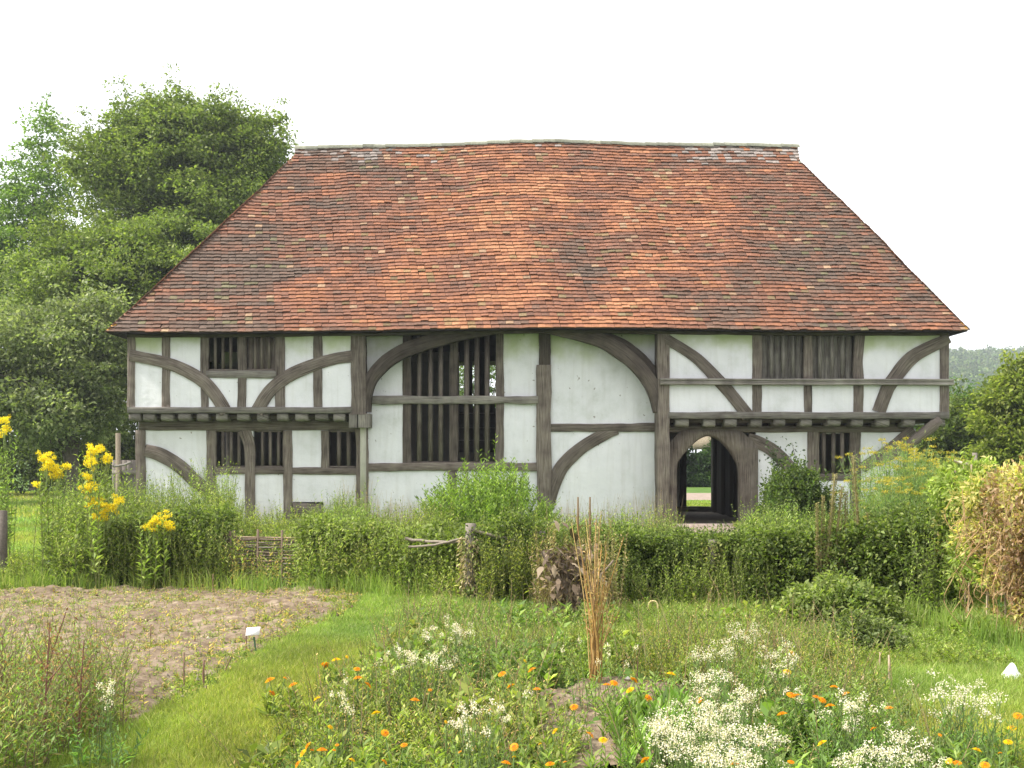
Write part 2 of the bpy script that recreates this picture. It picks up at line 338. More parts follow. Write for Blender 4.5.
# --- left upper storey
def brace(pts,w,Y,**k): return timber('curved_brace',pts,w,Y,**k)
vpost('corner_post',127,134.7,TOP,407,YA,th=.2)
vpost('stud',161.6,169.7,TOP,407,YA); vpost('stud',200.5,208.4,TOP,407,YA); vpost('stud',237.5,246,TOP,407,YA)
vpost('stud',275,284.5,TOP,407,YA); vpost('stud',313.4,322,TOP,407,YA)
vpost('main_post',351,365.5,TOP,414.5,YA,th=.3,proud=.02,wob=.01)
hbeam('window_sill_beam',206,276,370.5,378,YA,proud=.012,mt='oakgrey')
brace([(130,355),(161.6,361.5),(180.3,368.3),(200.6,379.5),(212,391),(223,407),(226,413)],[11.5,12,13,13,13],YA,proud=.02)
brace([(256,413),(258.5,408),(268,393),(278.6,382.5),(291.5,374.2),(307,367.5),(321,362.5),(337,358.3),(352,356.3)],[13,12.5,12.5,12,11.5],YA,proud=.02)
hbeam('bressummer',127.5,352,407,413,YA,th=.3,proud=.03,mt='oakgrey')
def joists(xs,y0,y1):
    for x in xs:
        mb=MB(); w=random.uniform(5.2,6.6); d=random.uniform(-.03,.03); dz=random.uniform(-.015,.01)
        (a,zt),(b,zb)=pw([(x-w,y0),(x+w,y1)],YA)
        # joist end with rounded lower nose
        zt+=.0; prof=[(YA+.04+d,zt),(YA+.03+d,zb+.05+dz),(YA+.07+d,zb+.01+dz),(YA+.14+d,zb+dz-.005),(YA+.6,zb+dz-.005),(YA+.6,zt)]
        n=len(prof); V=[(a,y,z) for y,z in prof]+[(b,y,z) for y,z in prof]
        UVs=[(y,z) for y,z in prof]+[(y,z+.1) for y,z in prof]
        Q=[(i,(i+1)%n,n+(i+1)%n,n+i) for i in range(n)]+[(0,3,2,1),(0,5,4,3),(n,n+1,n+2,n+3),(n,n+3,n+4,n+5)]
        mb.mesh(V,Q,(1,1,1),UVs); mb.build('joist_end',M['oakgrey'],house)
joists([134,148,166,184,202,221,242.5,262,281.8,301,321,339],413.4,420.5)
hbeam('jetty_plate',139,360,419.5,430.5,YG,th=.2,mt='oak',proud=.02)
# --- left ground floor
vpost('corner_post',135.6,145.3,430,531,YG,th=.2,proud=.01)
vpost('stud',206.5,215.8,430.5,531,YG,proud=.005)
timber('stud',[(250,531),(250,470),(249,445),(244.5,430)],[9.8,9.8,10.5,12],YG,proud=.02)
vpost('stud',283,292.2,430.5,531,YG,proud=.005); vpost('stud',321,329,430.5,468,YG)
vpost('main_post',356,368.3,427,531,YG,th=.3,proud=.03,wob=.01)
hbeam('middle_rail',215.5,246,467.3,474,YG,proud=.01); hbeam('middle_rail',254,284,467.3,474,YG,proud=.01); hbeam('middle_rail',292,357,467.5,474.3,YG,proud=.01)
brace([(145,450.3),(159,454.2),(173,461.9),(184.8,471),(194.2,480),(204.4,488.5),(215.3,500.5),(226,514)],[13,13,13.5,13,11],YG,proud=.03)
# --- jetty brackets on the hall side
for x0,x1 in ((349,357),(358,369)): vpost('jetty_bracket',x0,x1,413.5,427.5,YA,th=.55,proud=.015,mt='oakgrey')
# --- hall
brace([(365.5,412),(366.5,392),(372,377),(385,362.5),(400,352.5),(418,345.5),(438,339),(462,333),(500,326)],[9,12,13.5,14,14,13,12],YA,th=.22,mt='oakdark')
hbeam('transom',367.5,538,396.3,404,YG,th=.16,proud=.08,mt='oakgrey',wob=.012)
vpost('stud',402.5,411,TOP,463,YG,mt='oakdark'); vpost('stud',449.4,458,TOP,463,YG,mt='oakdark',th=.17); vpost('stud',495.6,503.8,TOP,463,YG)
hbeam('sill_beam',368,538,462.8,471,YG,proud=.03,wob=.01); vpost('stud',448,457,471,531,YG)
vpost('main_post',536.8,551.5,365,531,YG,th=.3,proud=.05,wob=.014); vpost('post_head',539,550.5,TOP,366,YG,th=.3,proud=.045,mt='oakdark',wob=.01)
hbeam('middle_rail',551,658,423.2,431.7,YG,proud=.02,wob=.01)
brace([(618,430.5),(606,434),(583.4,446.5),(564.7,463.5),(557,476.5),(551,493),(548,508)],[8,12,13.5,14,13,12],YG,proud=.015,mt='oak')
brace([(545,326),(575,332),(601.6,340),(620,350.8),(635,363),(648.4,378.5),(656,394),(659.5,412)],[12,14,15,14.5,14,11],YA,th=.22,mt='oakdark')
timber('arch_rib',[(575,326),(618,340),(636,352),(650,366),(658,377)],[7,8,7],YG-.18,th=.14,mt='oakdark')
vpost('main_post',658,669.7,TOP,531,YA,th=.62,proud=.02,wob=.01,mt='oak')
# --- doorway with pointed arch: two carved jambs that meet at the apex
def doorhalf(side):
    # inner edge from foot to apex, outer edge matching
    if side<0: inner=[(677.2,527),(677.2,500),(677.5,467),(681,458.5),(688,449.5),(696.5,441.5),(703,437.5),(708.8,435.8)]; outx=666
    else: inner=[(738.9,527),(738.9,500),(738.5,470),(735,459.5),(729,450),(721.5,442),(715,437.8),(708.8,435.8)]; outx=757.8
    I=catmull(pw(inner,YG),5); n=len(I); ox,_=pw([(outx,500)],YG)[0]; ax=I[-1,0]; zt=pw([(700,430.5)],YG)[0,1]
    O=[]
    for i,(x,z) in enumerate(I):
        t=i/(n-1)
        O.append((ox,I[i,1]) if t<.62 else (ox+(ax-ox)*((t-.62)/.38)**1.2, min(zt, I[int(.62*(n-1)),1]+(zt-I[int(.62*(n-1)),1])*min(1,(t-.62)/.16))))
    O=np.array(O); O[-1]=(ax,zt)
    D=O-I; D/=np.linalg.norm(D,axis=1)[:,None]
    rings=[(I,.20),(I,.03),(I+D*.035,-.02),(I+D*.045,-.035),(O,-.035),(O,.20)]
    V=[];UVs=[]
    for k,(P,y) in enumerate(rings):
        V.append(np.stack([P[:,0],YG+y+0*P[:,0],P[:,1]],1)); UVs.append(np.stack([P[:,1],P[:,0]+k*.03],1))
    m=len(rings); V=np.stack(V,1).reshape(-1,3); UVs=np.stack(UVs,1).reshape(-1,2)
    Q=[(i*m+k,i*m+(k+1)%m,(i+1)*m+(k+1)%m,(i+1)*m+k) for i in range(n-1) for k in range(m)]
    Q+=[(0,1,4,5),(1,2,3,4)]
    mb=MB(); mb.mesh(V,Q,(1,1,1),UVs); return mb.build('door_jamb',M['oak'],house)
doorhalf(-1); doorhalf(1)
hbeam('threshold',676,741,525.8,532.5,YG-.05,th=.4,mt='oakgrey')
# --- right upper storey
brace([(661,336),(688.4,352.3),(704,364.8),(718,379.7),(730,393),(745,412),(748,417)],[10,11,12,12,12],YA,proud=.02)
vpost('stud',752.5,761.7,383,412,YA); vpost('stud',804.4,812,383,412,YA); vpost('stud',853.8,863.4,383,412,YA)
vpost('window_post',752.5,762,TOP,380,YA); vpost('window_post',804,812.5,TOP,380,YA); 
timber('window_post',[(859,380),(858,362),(859.5,345),(861,TOP)],[10,9,9,9],YA)
brace([(878.6,412),(886.9,390),(895.5,377),(908,360.8),(921,351.7),(942,341.5),(949,338)],[13.5,13.5,14.5,13.5,12,10],YA,proud=.02)
timber('corner_post',[(944.2,418),(944.5,400),(944.8,333)],[10,9,8.8,8.5],YA,th=.24,proud=.012)
hbeam('bressummer',668.5,949,412,418.7,YA,th=.3,proud=.03,mt='oakgrey')
mb=MB()
for z0,z1,p in ((378.6,380.6,.10),(380.7,382.6,.075),(382.7,384.8,.10)):
    beam(mb,catmull(pw([(660,(z0+z1)/2),(953,(z0+z1)/2+.6)],YA-.05),14),(z1-z0)*YA/F,YA-p-.03,YA+.02,.003,.004,3)
mb.build('moulded_rail',M['oakgrey'],house)
joists([682.6,710,731,757,780,807,835,858,884,910,940],419,426)
hbeam('jetty_plate',669,912,425.6,432.3,YG,th=.2,proud=.02)
# --- right ground floor
brace([(748,438.5),(757,441.5),(771,449),(783,459.4),(793,471.5),(802,483),(808,493)],[12,12.5,13,12.5,11],YG,proud=.02)
vpost('stud',807.3,819,431,531,YG,proud=.01); vpost('stud',850,861,431,531,YG,proud=.005); vpost('corner_post',903,914,426,531,YG,th=.2)
hbeam('middle_rail',819,850,474,481,YG); 
brace([(862,468),(880,456.5),(898,443),(914,430)],[10,11,12,14],YG,proud=.03)
# dragon bracket carrying the jettied corner
mb=MB(); a=px2(878,462,YG); b=px2(934,425,YA); mb.tube([a,((a[0]+b[0])/2+.05,(a[1]+b[1])/2,(a[2]+b[2])/2-.04),b,(b[0]+.1,b[1]+.05,b[2]+.12)],[.10,.12,.13,.13],8); mb.build('corner_bracket',M['oak'],house)
# eaves plate, soffit and rafter feet
EC=lambda x: 4.40+.10*np.exp(-((np.asarray(x)-1.2)/4.6)**2)+.045*np.clip((np.asarray(x)-4)/6,0,1)    # the eaves line is not straight
mb=MB(); beam(mb,np.stack([np.linspace(-8.75,9.9,60),4.395+.0*np.linspace(0,1,60)+EC(np.linspace(-8.75,9.9,60))-4.40],1),.10,YA-.05,YA+.12,.006,.01,4); mb.build('wall_plate',M['oakdark'],house)
# --- windows: mullions are sub-parts of each opening's frame
def window(x0,x1,y0,y1,mull,w,Y,mt='oak',shutter=None,shade=None):
    fr=MB(); (a,zt),(b,zb)=pw([(x0,y0),(x1,y1)],Y)
    fr.box(a,b,Y+.035,Y+.13,zt-.03,zt); f=fr.build('window',M[mt],house); fr=MB(); fr.box(a,b,Y+.035,Y+.13,zb,zb+.035); fr.build('window_sill',M[mt],f)
    for m in mull:
        mb=MB(); xm=pw([(m,y0)],Y)[0,0]; ww=w*Y/F*.5; yc=Y+.06
        # diamond set mullion
        r=ww*1.05; P=[(xm,yc-r),(xm+r,yc),(xm,yc+r),(xm-r,yc)]; jit=random.uniform(-.006,.006)
        V=[(x,y,zb+.035) for x,y in P]+[(x+jit,y,zt-.03) for x,y in P]; UVs=[(0,k*.06) for k in range(4)]+[(zt-zb,k*.06) for k in range(4)]
        mb.mesh(V,[(0,1,5,4),(1,2,6,5),(2,3,7,6),(3,0,4,7),(0,3,2,1),(4,5,6,7)],(1,1,1),UVs); mb.build('mullion',M[mt],f)
    if shutter:
        n=shutter; mb=MB(); xs=np.linspace(a,b,n+1)
        for k in range(n):
            y=Y+.15+random.uniform(-.006,.006); mbx=[(xs[k]+.003,zb),(xs[k]+.003,zt)]
            V=[(xs[k]+.003,y,zb),(xs[k+1]-.003,y,zb),(xs[k+1]-.003,y,zt),(xs[k]+.003,y,zt),(xs[k]+.003,y+.025,zb),(xs[k+1]-.003,y+.025,zb),(xs[k+1]-.003,y+.025,zt),(xs[k]+.003,y+.025,zt)]
            UVs=[(z,x+k) for x,_,z in V]
            mb.mesh(V,[(0,1,2,3),(7,6,5,4),(0,3,7,4),(1,5,6,2)],(1,1,1),UVs)
        mb.build('shutter',M[mt],f)
    return f
window(208.4,237.5,TOP+1,370.5,[214.7,222.4,230],3.2,YA)
window(246,275,TOP+1,370.5,[254.5,261,268.5],3.2,YA,shutter=5)
window(215.8,245,430.5,467.3,[222.3,230.5,238.4],3.4,YG); window(254.8,283,430.5,467.3,[262,269.8,277.8],3.4,YG)
window(329,356.5,430.5,467.5,[338.6,348.4],4.2,YG,mt='oak')
window(411,449.4,TOP+1,463,[419,430.3,440.5],4.6,YG,mt='oak'); window(458,495.6,TOP+1,463,[466.5,476.7,487],5.0,YG,mt='oak')
window(762,804,TOP+1,380,[772,784,793.5],3.8,YA,shutter=6,mt='oakgrey'); window(812.5,854,TOP+1,380,[820.5,832.8,843.3],3.8,YA,shutter=6,mt='oakgrey')
window(819,850,431.5,475,[824.5,834,843],4.2,YG)
# propped hatch near the ground
mb=MB(); q=[px2(292.5,502.5,YG-.02),px2(321,504,YG-.02),px2(325,518.3,YG-.16),px2(294.5,516.5,YG-.16)]
V=q+[(x,y+.035,z) for x,y,z in q]; mb.mesh(V,[(0,1,2,3),(7,6,5,4),(0,4,5,1),(1,5,6,2),(2,6,7,3),(3,7,4,0)],(1,1,1),[(x*1.0,z) for x,y,z in V]); mb.build('wall_hatch',M['oak'],house,label='weathered wooden flap low in the plaster')
# --- body behind the front: end walls, rear wall, floors, partitions
XL=-8.74; XR=9.9
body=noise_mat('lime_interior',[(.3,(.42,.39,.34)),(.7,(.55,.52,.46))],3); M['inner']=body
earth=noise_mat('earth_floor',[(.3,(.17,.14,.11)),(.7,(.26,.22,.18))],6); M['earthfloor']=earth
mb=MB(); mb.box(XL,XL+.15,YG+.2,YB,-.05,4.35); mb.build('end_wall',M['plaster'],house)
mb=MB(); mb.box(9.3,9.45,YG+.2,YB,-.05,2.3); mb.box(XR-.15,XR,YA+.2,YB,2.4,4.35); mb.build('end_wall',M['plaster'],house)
# rear wall seen from the passage and through the hall window (openings kept)
rx=lambda p:(p-512)*YB/F; rz=lambda p:EYE+(HZ-p)*YB/F
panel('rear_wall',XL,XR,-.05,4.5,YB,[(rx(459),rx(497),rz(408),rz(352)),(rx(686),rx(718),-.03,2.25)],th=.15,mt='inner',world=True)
mb=MB()
for p in (469.5,481.5): mb.box(rx(p)-.09,rx(p)+.09,YB-.02,YB+.05,rz(408),rz(352))
mb.build('rear_mullions',M['oakdark'],house)
# rear shutter of horizontal boards, standing in front of the lower rear wall
mb=MB(); Yh=YB-.25
for k,(c0,c1) in enumerate(((402,413),(413.4,427.5),(428,440),(440.4,452))):
    for a_,b_ in ((459,473),(474,495)): 
        x0=(a_-512)*Yh/F; x1=(b_-512)*Yh/F; z1=EYE+(HZ-c0)*Yh/F; z0=EYE+(HZ-c1)*Yh/F
        mb.box(x0,x1,Yh,Yh+.04,z0+.005,z1-.005,)
mb.build('rear_shutter',M['oakgrey'],house)
mb=MB(); mb.box(-3.35,3.55,YG+.2,YB,-.04,0.0); mb.box(-8.6,-3.45,YG+.2,YB,-.04,0); mb.box(3.62,9.3,YG+.2,YB,-.04,0.004); mb.build('ground_floor',M['earthfloor'],house)
mb=MB(); mb.box(XL+.15,-3.5,YA+.25,YB-.02,2.50,2.62); mb.build('upper_floor',M['oakdark'],house); mb=MB(); mb.box(3.5,XR-.15,YA+.25,YB-.02,2.42,2.54); mb.build('upper_floor',M['oakdark'],house)
mb=MB()
mb.box(-3.5,-3.38,YA+.3,YB-.02,0,4.4); mb.build('partition',M['inner'],house); mb=MB()
mb.box(3.42,3.54,YG+.35,YB-.02,0,4.4); mb.build('partition',M['inner'],house); mb=MB()      # hall / passage screen

for k in range(11):
    y0=YG+.4+k*.62; d_=.05*(k%2); mb.box(5.92+d_,6.10,y0,y0+.56,0,2.42)
mb.build('plank_screen',M['oakdark'],house); mb=MB(); mb.box(6.11,6.2,YG+.35,YB-.2,0,2.42)
      # passage / service rooms
mb.build('partition',M['inner'],house)
# rear door frame and boarded leaf at its right
mb=MB(); 
for x0,x1,y0,y1,z1 in ((rx(680),rx(686),YB-.1,YB+.2,2.3),(rx(716.5),rx(722),YB-.1,YB+.2,2.3)): mb.box(x0,x1,y0,y1,-.03,z1)
mb.box(rx(680),rx(722),YB-.1,YB+.2,2.3,2.45); fr=mb.build('rear_doorway',M['oakdark'],house)
mb=MB()
for k in range(4):
    x=rx(722)+.05+.2*k; mb.box(x,x+.19,YB-.5-.04*(k%2),YB-.44,-.0,2.25)
mb.build('plank_door',M['oakdark'],house)
mb=MB(); beam(mb,catmull(np.array([(rx(672),.07),(rx(727),.05)]),8),.16,YB-.35,YB-.1,.01,.02,8); mb.build('rear_sill',M['oak'],house)
mb=MB(); mb.box(-8.8,3.9,YG-.03,YG+.25,-.12,.03); mb.box(5.25,9.46,YG-.03,YG+.25,-.12,.03)
M['plinth']=noise_mat('stone_plinth',[(.3,(.22,.17,.14)),(.7,(.40,.33,.28))],9); mb.build('plinth',M['plinth'],house)
# ------------------------------------------------------------------ roof
Ye=24.55; Yr=29.2; XEL,XER=-9.06,10.2; XRL,XRR=-5.74,7.55; TL,TR=.94,.90; ZR=9.93
def ridgez(x): return 9.80+.10*np.exp(-((x-1.4)/3.2)**2)+.025*np.sin(x*1.1+1)+.09*(1-np.exp(-((x+5.7)/1.6)**2))-.02*np.clip((x-3)/4,0,1)
def RS(x,t,n=0.0):                       # front slope: x, height parameter 0..1, offset along the normal
    z0=EC(x); z1=ridgez(x); y=Ye+(Yr-Ye)*t; z=z0+(z1-z0)*t
    wob=(.055*vnoise(x*.55,t*3.2,0.0,21)+.03*vnoise(x*1.5,t*9,0.0,22))*np.sin(np.pi*np.clip(t,0.03,1))**.6
    sag=-.07*np.sin(np.pi*t)
    k=math.sqrt(.5); o=n+wob+sag*.6
    return np.stack([x,y-.76*o,z+.65*o],-1)
def xl(t): return np.interp(t,[0,TL*.5,TL,1],[XEL,(XEL+XRL)/2-.03,XRL,XRL-.02])
def xr(t): return np.interp(t,[0,TR*.5,TR,1],[XER,(XER+XRR)/2+.10,XRR,XRR+.05])
def tilecol(X,Tt):
    n=len(X); r=RNG.random(n)
    a=.5+.5*fbm(X*.42,Tt*3.0,0.0,31)+.22*vnoise(X*1.3,Tt*10,0.0,33)          # patches of newer orange tiles
    bias=.30*np.exp(-((X-.3)/3.6)**2)-.20*np.exp(-((X+7)/3.2)**2)-.10*np.exp(-((X-7.5)/2.6)**2)
    bias=bias-.35*np.exp(-((X-1.75)/.55)**2)*(Tt>.1)*(Tt<.85)+.25*np.exp(-((X-3.0)/.7)**2)*np.exp(-((Tt-.08)/.16)**2)
    g=a*.50+.25+bias*.70+.34*vnoise(X*1.5,Tt*NR*.8+.37,0.0,35)+.15*vnoise(X*4,Tt*NR*2.3,0.0,36)+RNG.normal(0,.06,n)-.03
    pal=np.array([(.105,.074,.058),(.132,.080,.058),(.172,.084,.056),(.205,.094,.058),(.265,.115,.062),(.33,.158,.085)])
    idx=np.clip(g*5.2-.2,0,4.999); i=idx.astype(int); f=(idx-i)[:,None]
    c=pal[i]*(1-f)+pal[i+1]*f
    q=r<.022; c[q]=np.array([.27,.175,.11]); q=(r>.035)&(r<.06); c[q]=c[q]*.75
    top=np.clip((Tt-.86)/.1,0,1)*np.clip(.15+.6*vnoise(X*.8,Tt*3,0.0,40)+.5*((X<-3.5)|(X>4.5)),0,1)
    m=(RNG.random(n)<top*.8); c[m]=np.array([.22,.185,.165])*RNG.uniform(.7,1.2,(m.sum(),1))
    mossy=RNG.random(n)<.03+.1*np.clip(vnoise(X*.9,Tt*5,0.0,44),0,1); c[mossy]=c[mossy]*.6+np.array([.06,.065,.03])
    return c*RNG.normal(1,.10,(n,1)).clip(.75,1.3)
NR=56
def tile_slope(surf,lo,hi,colf,name,rows=NR,W=.172):
    mb=MB()
    for r in range(rows):
        t0=r/rows; t1=(r+1.35)/rows; a=float(lo(t0)); b=float(hi(t0)); 
        nn=int((b-a)/W)+2; xs=a+(np.arange(nn)-(.5 if r%2 else 0))*W+RNG.normal(0,.004,nn); 
        x0=np.clip(xs,a,b); x1=np.clip(xs+W-.0015,a,b); ok=(x1-x0)>.03; x0=x0[ok]; x1=x1[ok]; n=len(x0)
        if n==0: continue
        dt=RNG.normal(0,.0011,n); lift=.036+np.abs(RNG.normal(0,.008,n)); rl=RNG.normal(0,.004,n); th=.026
        tt0=np.full(n,t0)+dt; tt1=np.full(n,min(t1,1.0)); xm=(x0+x1)/2
        P=lambda x,t,o:surf(x,t,o)
        A=P(x0,tt0,lift+rl); Bm=P(xm,tt0,lift+.005); B=P(x1,tt0,lift-rl); Cc=P(x1,tt1,.004); Cm=P(xm,tt1,.008); D=P(x0,tt1,.004)
        A2=P(x0,tt0+.0002,lift+rl-th); B2=P(x1,tt0+.0002,lift-rl-th); Bm2=P(xm,tt0+.0002,lift-th)
        D2=P(x0,tt1,-.012); C2=P(x1,tt1,-.012)
        c=colf(xm,tt0)
        mb.quads(np.stack([A,Bm,Cm,D],1),c); mb.quads(np.stack([Bm,B,Cc,Cm],1),c)
        mb.quads(np.stack([A2,Bm2,Bm,A],1),c*.9); mb.quads(np.stack([Bm2,B2,B,Bm],1),c*.9)
        mb.quads(np.stack([A2,A,D,D2],1),c*.9); mb.quads(np.stack([B,B2,C2,Cc],1),c*.9)
    return mb
M['tile']=attr_mat('clay_tile',.85,.5,22,.15,.28)
M['deck']=noise_mat('batten_felt',[(.3,(.05,.045,.04)),(.7,(.08,.07,.06))],5)
# deck under the tiles so that no light comes through
Xg=np.linspace(0,1,60); Tg=np.linspace(0,1,30); V=[];Q=[]
for t in Tg:
    a,b=xl(t),xr(t); V.append(RS(a+(b-a)*Xg,np.full(60,t),-.02))
V=np.vstack(V)
for i in range(29):
    for j in range(59): Q.append((i*60+j,i*60+j+1,(i+1)*60+j+1,(i+1)*60+j))
Vb=V.copy(); Vb[:,1]=2*Yr-Vb[:,1]
roof=MB(); roof.mesh(V,Q); roof.mesh(Vb,Q)
HT=[px for px in ()]
# hip ends (planes between the front hip line and the back one)
def HL(y,t): # left hip surface by s in 0..1 across
    return None
def hipquad(lo,flag):
    V=[];Q=[];m=12
    for t in Tg:
        tt=min(t,TL if flag<0 else TR); x=float(lo(np.array(tt))); p=RS(np.array([x]),np.array([tt]),-.02)[0]
        for s in np.linspace(0,1,m): V.append((p[0],p[1]+(2*(Yr-p[1]))*s,p[2]))
    for i in range(29):
        for j in range(m-1): Q.append((i*m+j,i*m+j+1,(i+1)*m+j+1,(i+1)*m+j))
    return np.array(V),Q
for lo,fl in ((xl,-1),(xr,1)):
    V2,Q2=hipquad(lo,fl); roof.mesh(V2,Q2)
# soffit closing the eaves at the front and back
xs=np.linspace(XEL+.05,XER-.05,40); z=EC(xs)-.03
for yy0,yy1 in ((Ye+.03,YA+.05),(2*Yr-Ye-.03,YB)):
    V=np.concatenate([np.stack([xs,0*xs+yy0,z],1),np.stack([xs,0*xs+yy1,z+(.06)],1)]); roof.mesh(V,[(j,j+1,41+j,40+j) for j in range(39)])
roofo=roof.build('roof',M['deck'],house)
tile_slope(RS,xl,xr,tilecol,'t').build('roof_tiles',M['tile'],roofo)
tile_slope(lambda x,t,o:(lambda p:np.stack([p[...,0],2*Yr-p[...,1],p[...,2]],-1))(RS(x,t,o)),xl,xr,tilecol,'t',rows=NR).build('roof_tiles',M['tile'],roofo)
def hipsurf(side):
    lo=xl if side<0 else xr; TT=TL if side<0 else TR
    def f(y,t,o):   # y plays the part of x
        tt=np.clip(t*TT,0,TT); x=lo(tt); p=RS(np.asarray(x)+0*y,tt+0*y,0*y); 
        return np.stack([p[...,0]+side*.76*(o+.015),y,p[...,2]+.65*o*.8],-1)
    ylo=lambda t: Ye+(Yr-Ye)*t*TT; yhi=lambda t: 2*Yr-(Ye+(Yr-Ye)*t*TT)
    return f,ylo,yhi
for sd_ in (-1,1):
    f,a_,b_=hipsurf(sd_); tile_slope(f,a_,b_,lambda y,t:tilecol(y-36,t),'t',rows=50).build('roof_tiles',M['tile'],roofo)
# bonnet hip tiles on the two front hips, and half-round ridge tiles
def bonnets(lo,TT,side):
    mb=MB(); n=52
    for k in range(n):
        t=k/n*TT; t2=(k+1.5)/n*TT; 
        p=RS(np.array([float(lo(np.array(t)))]),np.array([t]),.0)[0]; q=RS(np.array([float(lo(np.array(min(t2,TT))))]),np.array([min(t2,TT)]),.0)[0]
        p=p+np.array([0,0,.058+random.uniform(-.008,.012)]); q=q+np.array([0,0,.018]); fr=np.array([.0,-1,0])
        w=.085; sx=np.array([-side*1.0,0,0]); 
        V=[p+sx*w+np.array([0,-.01,-.03]),p+np.array([0,0,.01]),p-sx*.01+np.array([0,w,-.05]),q+sx*w*.8+np.array([0,0,-.035]),q,q+np.array([0,w*.8,-.05])]
        V+= [v-np.array([0,0,.02]) for v in V[:3]]
        c=tilecol(np.array([-6.0 if side<0 else 7.5]),np.array([t]))[0]*random.uniform(1.0,1.5)
        if k<2: c=np.array([.50,.26,.05])
        mb.mesh(V,[(0,1,4,3),(1,2,5,4),(6,7,1,0),(7,8,2,1)],c)
    return mb.build('hip_tiles',M['tile'],roofo)
bonnets(xl,TL,-1); bonnets(xr,TR,1)
mb=MB(); xs=np.arange(XRL-.02,XRR+.06,.30)
for i,x in enumerate(xs):
    x1=min(x+.315,XRR+.08); z=float(ridgez(np.array(x))); z1=float(ridgez(np.array(x1))); r=.105; th=np.linspace(-.1,np.pi+.1,9)
    dz=random.uniform(-.008,.008)
    V=[(x,Yr-r*math.cos(a)*1.05,z-.035+r*math.sin(a)+dz+.01) for a in th]+[(x1,Yr-r*math.cos(a),z1-.035+r*math.sin(a)+dz) for a in th]
    c=np.array([.22,.22,.17])*random.uniform(.75,1.2)
    mb.mesh(V,[(j,j+1,10+j,9+j) for j in range(8)],c); mb.quads([[V[0],V[2],V[4],V[4]]] if False else [[V[0],V[2],V[4],V[6]]],c*.6)
mb.build('ridge_tiles',M['tile'],roofo,smooth=True)
# gablet ends closing the ridge
mb=MB(); 
for x,tt in ((XRL-.0,TL),(XRR,TR)):
    p=RS(np.array([x]),np.array([tt]),0)[0]; z=float(ridgez(np.array(x)))
    mb.quads([[(x,p[1],p[2]),(x,2*Yr-p[1],p[2]),(x,Yr+.02,z),(x,Yr-.02,z)]],(.1,.08,.07))
mb.build('gablet',M['deck'],roofo)
# ================================================================== GROUND
def ghz(x,y): 
    x=np.asarray(x,float); y=np.asarray(y,float)
    return (.035*vnoise(x*.5,y*.5,0.0,51)+.02*vnoise(x*1.6,y*1.6,0.0,52))*np.clip((24-y)/4,0,1)*np.clip((y+2)/3,0,1)
def sheet(name,x0,x1,y0,y1,nx,ny,m,dz=0.0,f=None,keep=None,kind='structure'):
    X,Y=np.meshgrid(np.linspace(x0,x1,nx+1),np.linspace(y0,y1,ny+1),indexing='ij')
    Z=ghz(X,Y)+dz+(f(X,Y) if f else 0); V=np.stack([X,Y,Z],-1).reshape(-1,3)
    p,q=np.meshgrid(np.arange(nx),np.arange(ny),indexing='ij'); k=(p*(ny+1)+q).ravel()
    Q=np.stack([k,k+ny+1,k+ny+2,k+1],1)
    if keep is not None:
        cx=V[Q].mean(1); Q=Q[keep(cx[:,0],cx[:,1])]
    mb=MB(); mb.mesh(V,Q); o=mb.build(name,m,smooth=True); o['kind']=kind; return o
M['turf']=noise_mat('turf',[(.25,(.045,.085,.018)),(.5,(.085,.15,.03)),(.75,(.14,.20,.055))],1.6,8,.5,.05,scale2=.12,stops2=[(.35,(.8,.85,.8)),(.65,(1.15,1.1,1.05))])
M['soil']=noise_mat('dug_soil',[(.25,(.10,.068,.044)),(.5,(.205,.155,.108)),(.75,(.34,.275,.20))],9,10,.9,.05,scale2=1.3,stops2=[(.35,(.8,.78,.75)),(.62,(1.1,1.1,1.1))])
M['gravel']=noise_mat('pale_path',[(.3,(.21,.165,.13)),(.7,(.32,.25,.205))],3,6,.3,.02)
# one ground sheet out to the horizon, finer close by
xs=np.concatenate([-np.geomspace(3000,14,26),np.linspace(-12,14,105),np.geomspace(15,3000,26)])
ys=np.concatenate([np.linspace(-6,26,129),np.geomspace(27,4000,40)])
X,Y=np.meshgrid(xs,ys,indexing='ij'); V=np.stack([X,Y,ghz(X,Y)],-1).reshape(-1,3)
p,q=np.meshgrid(np.arange(len(xs)-1),np.arange(len(ys)-1),indexing='ij'); k=(p*len(ys)+q).ravel()
mb=MB(); mb.mesh(V,np.stack([k,k+len(ys),k+len(ys)+1,k+1],1)); mb.build('ground',M['turf'],smooth=True,kind='structure')
def inbed(x,y):      # the dug bed on the left
    e=.10*vnoise(y*1.2,x*.7,0.0,61)+.04*vnoise(y*5,x*3,0.0,62)
    return (x<-1.64-.56*np.clip((12.2-y)/5.4,0,1)+e)&(y>6.55+e*2)&(y<13.2+e*2)&(x>-9)
clod=lambda X,Y: .022*fbm(X*3,Y*3,0.0,71,3)+.018*vnoise(X*11,Y*11,0.0,75)+.012*vnoise(X*23,Y*23,0.0,76)
sheet('soil_bed',-9,-1.5,6.2,13.6,330,330,M['soil'],.04,lambda X,Y: clod(X,Y)-.075*np.exp(-np.clip((-1.64-.56*np.clip((12.2-Y)/5.4,0,1))-X+.05*vnoise(Y*6,X*6,0.0,77),0,3)/.10),inbed)
def insoil2(x,y):
    a=fbm(x*1.1,y*1.1,0.0,81); return (x>-1.0)&(x<2.6)&(y>5.3)&(y<11.2)&(a+1.1*np.exp(-((x-.62)/.5)**2-((y-6.9)/1.0)**2)+.5*np.exp(-((x-1.25)/.35)**2-((y-7.6)/.5)**2)>.32)
sheet('garden_soil',-1.2,3.0,5.2,11.3,170,240,M['soil'],.02,clod,insoil2)
sheet('gravel_path',-30,40,41.5,50,70,16,M['gravel'],.006)
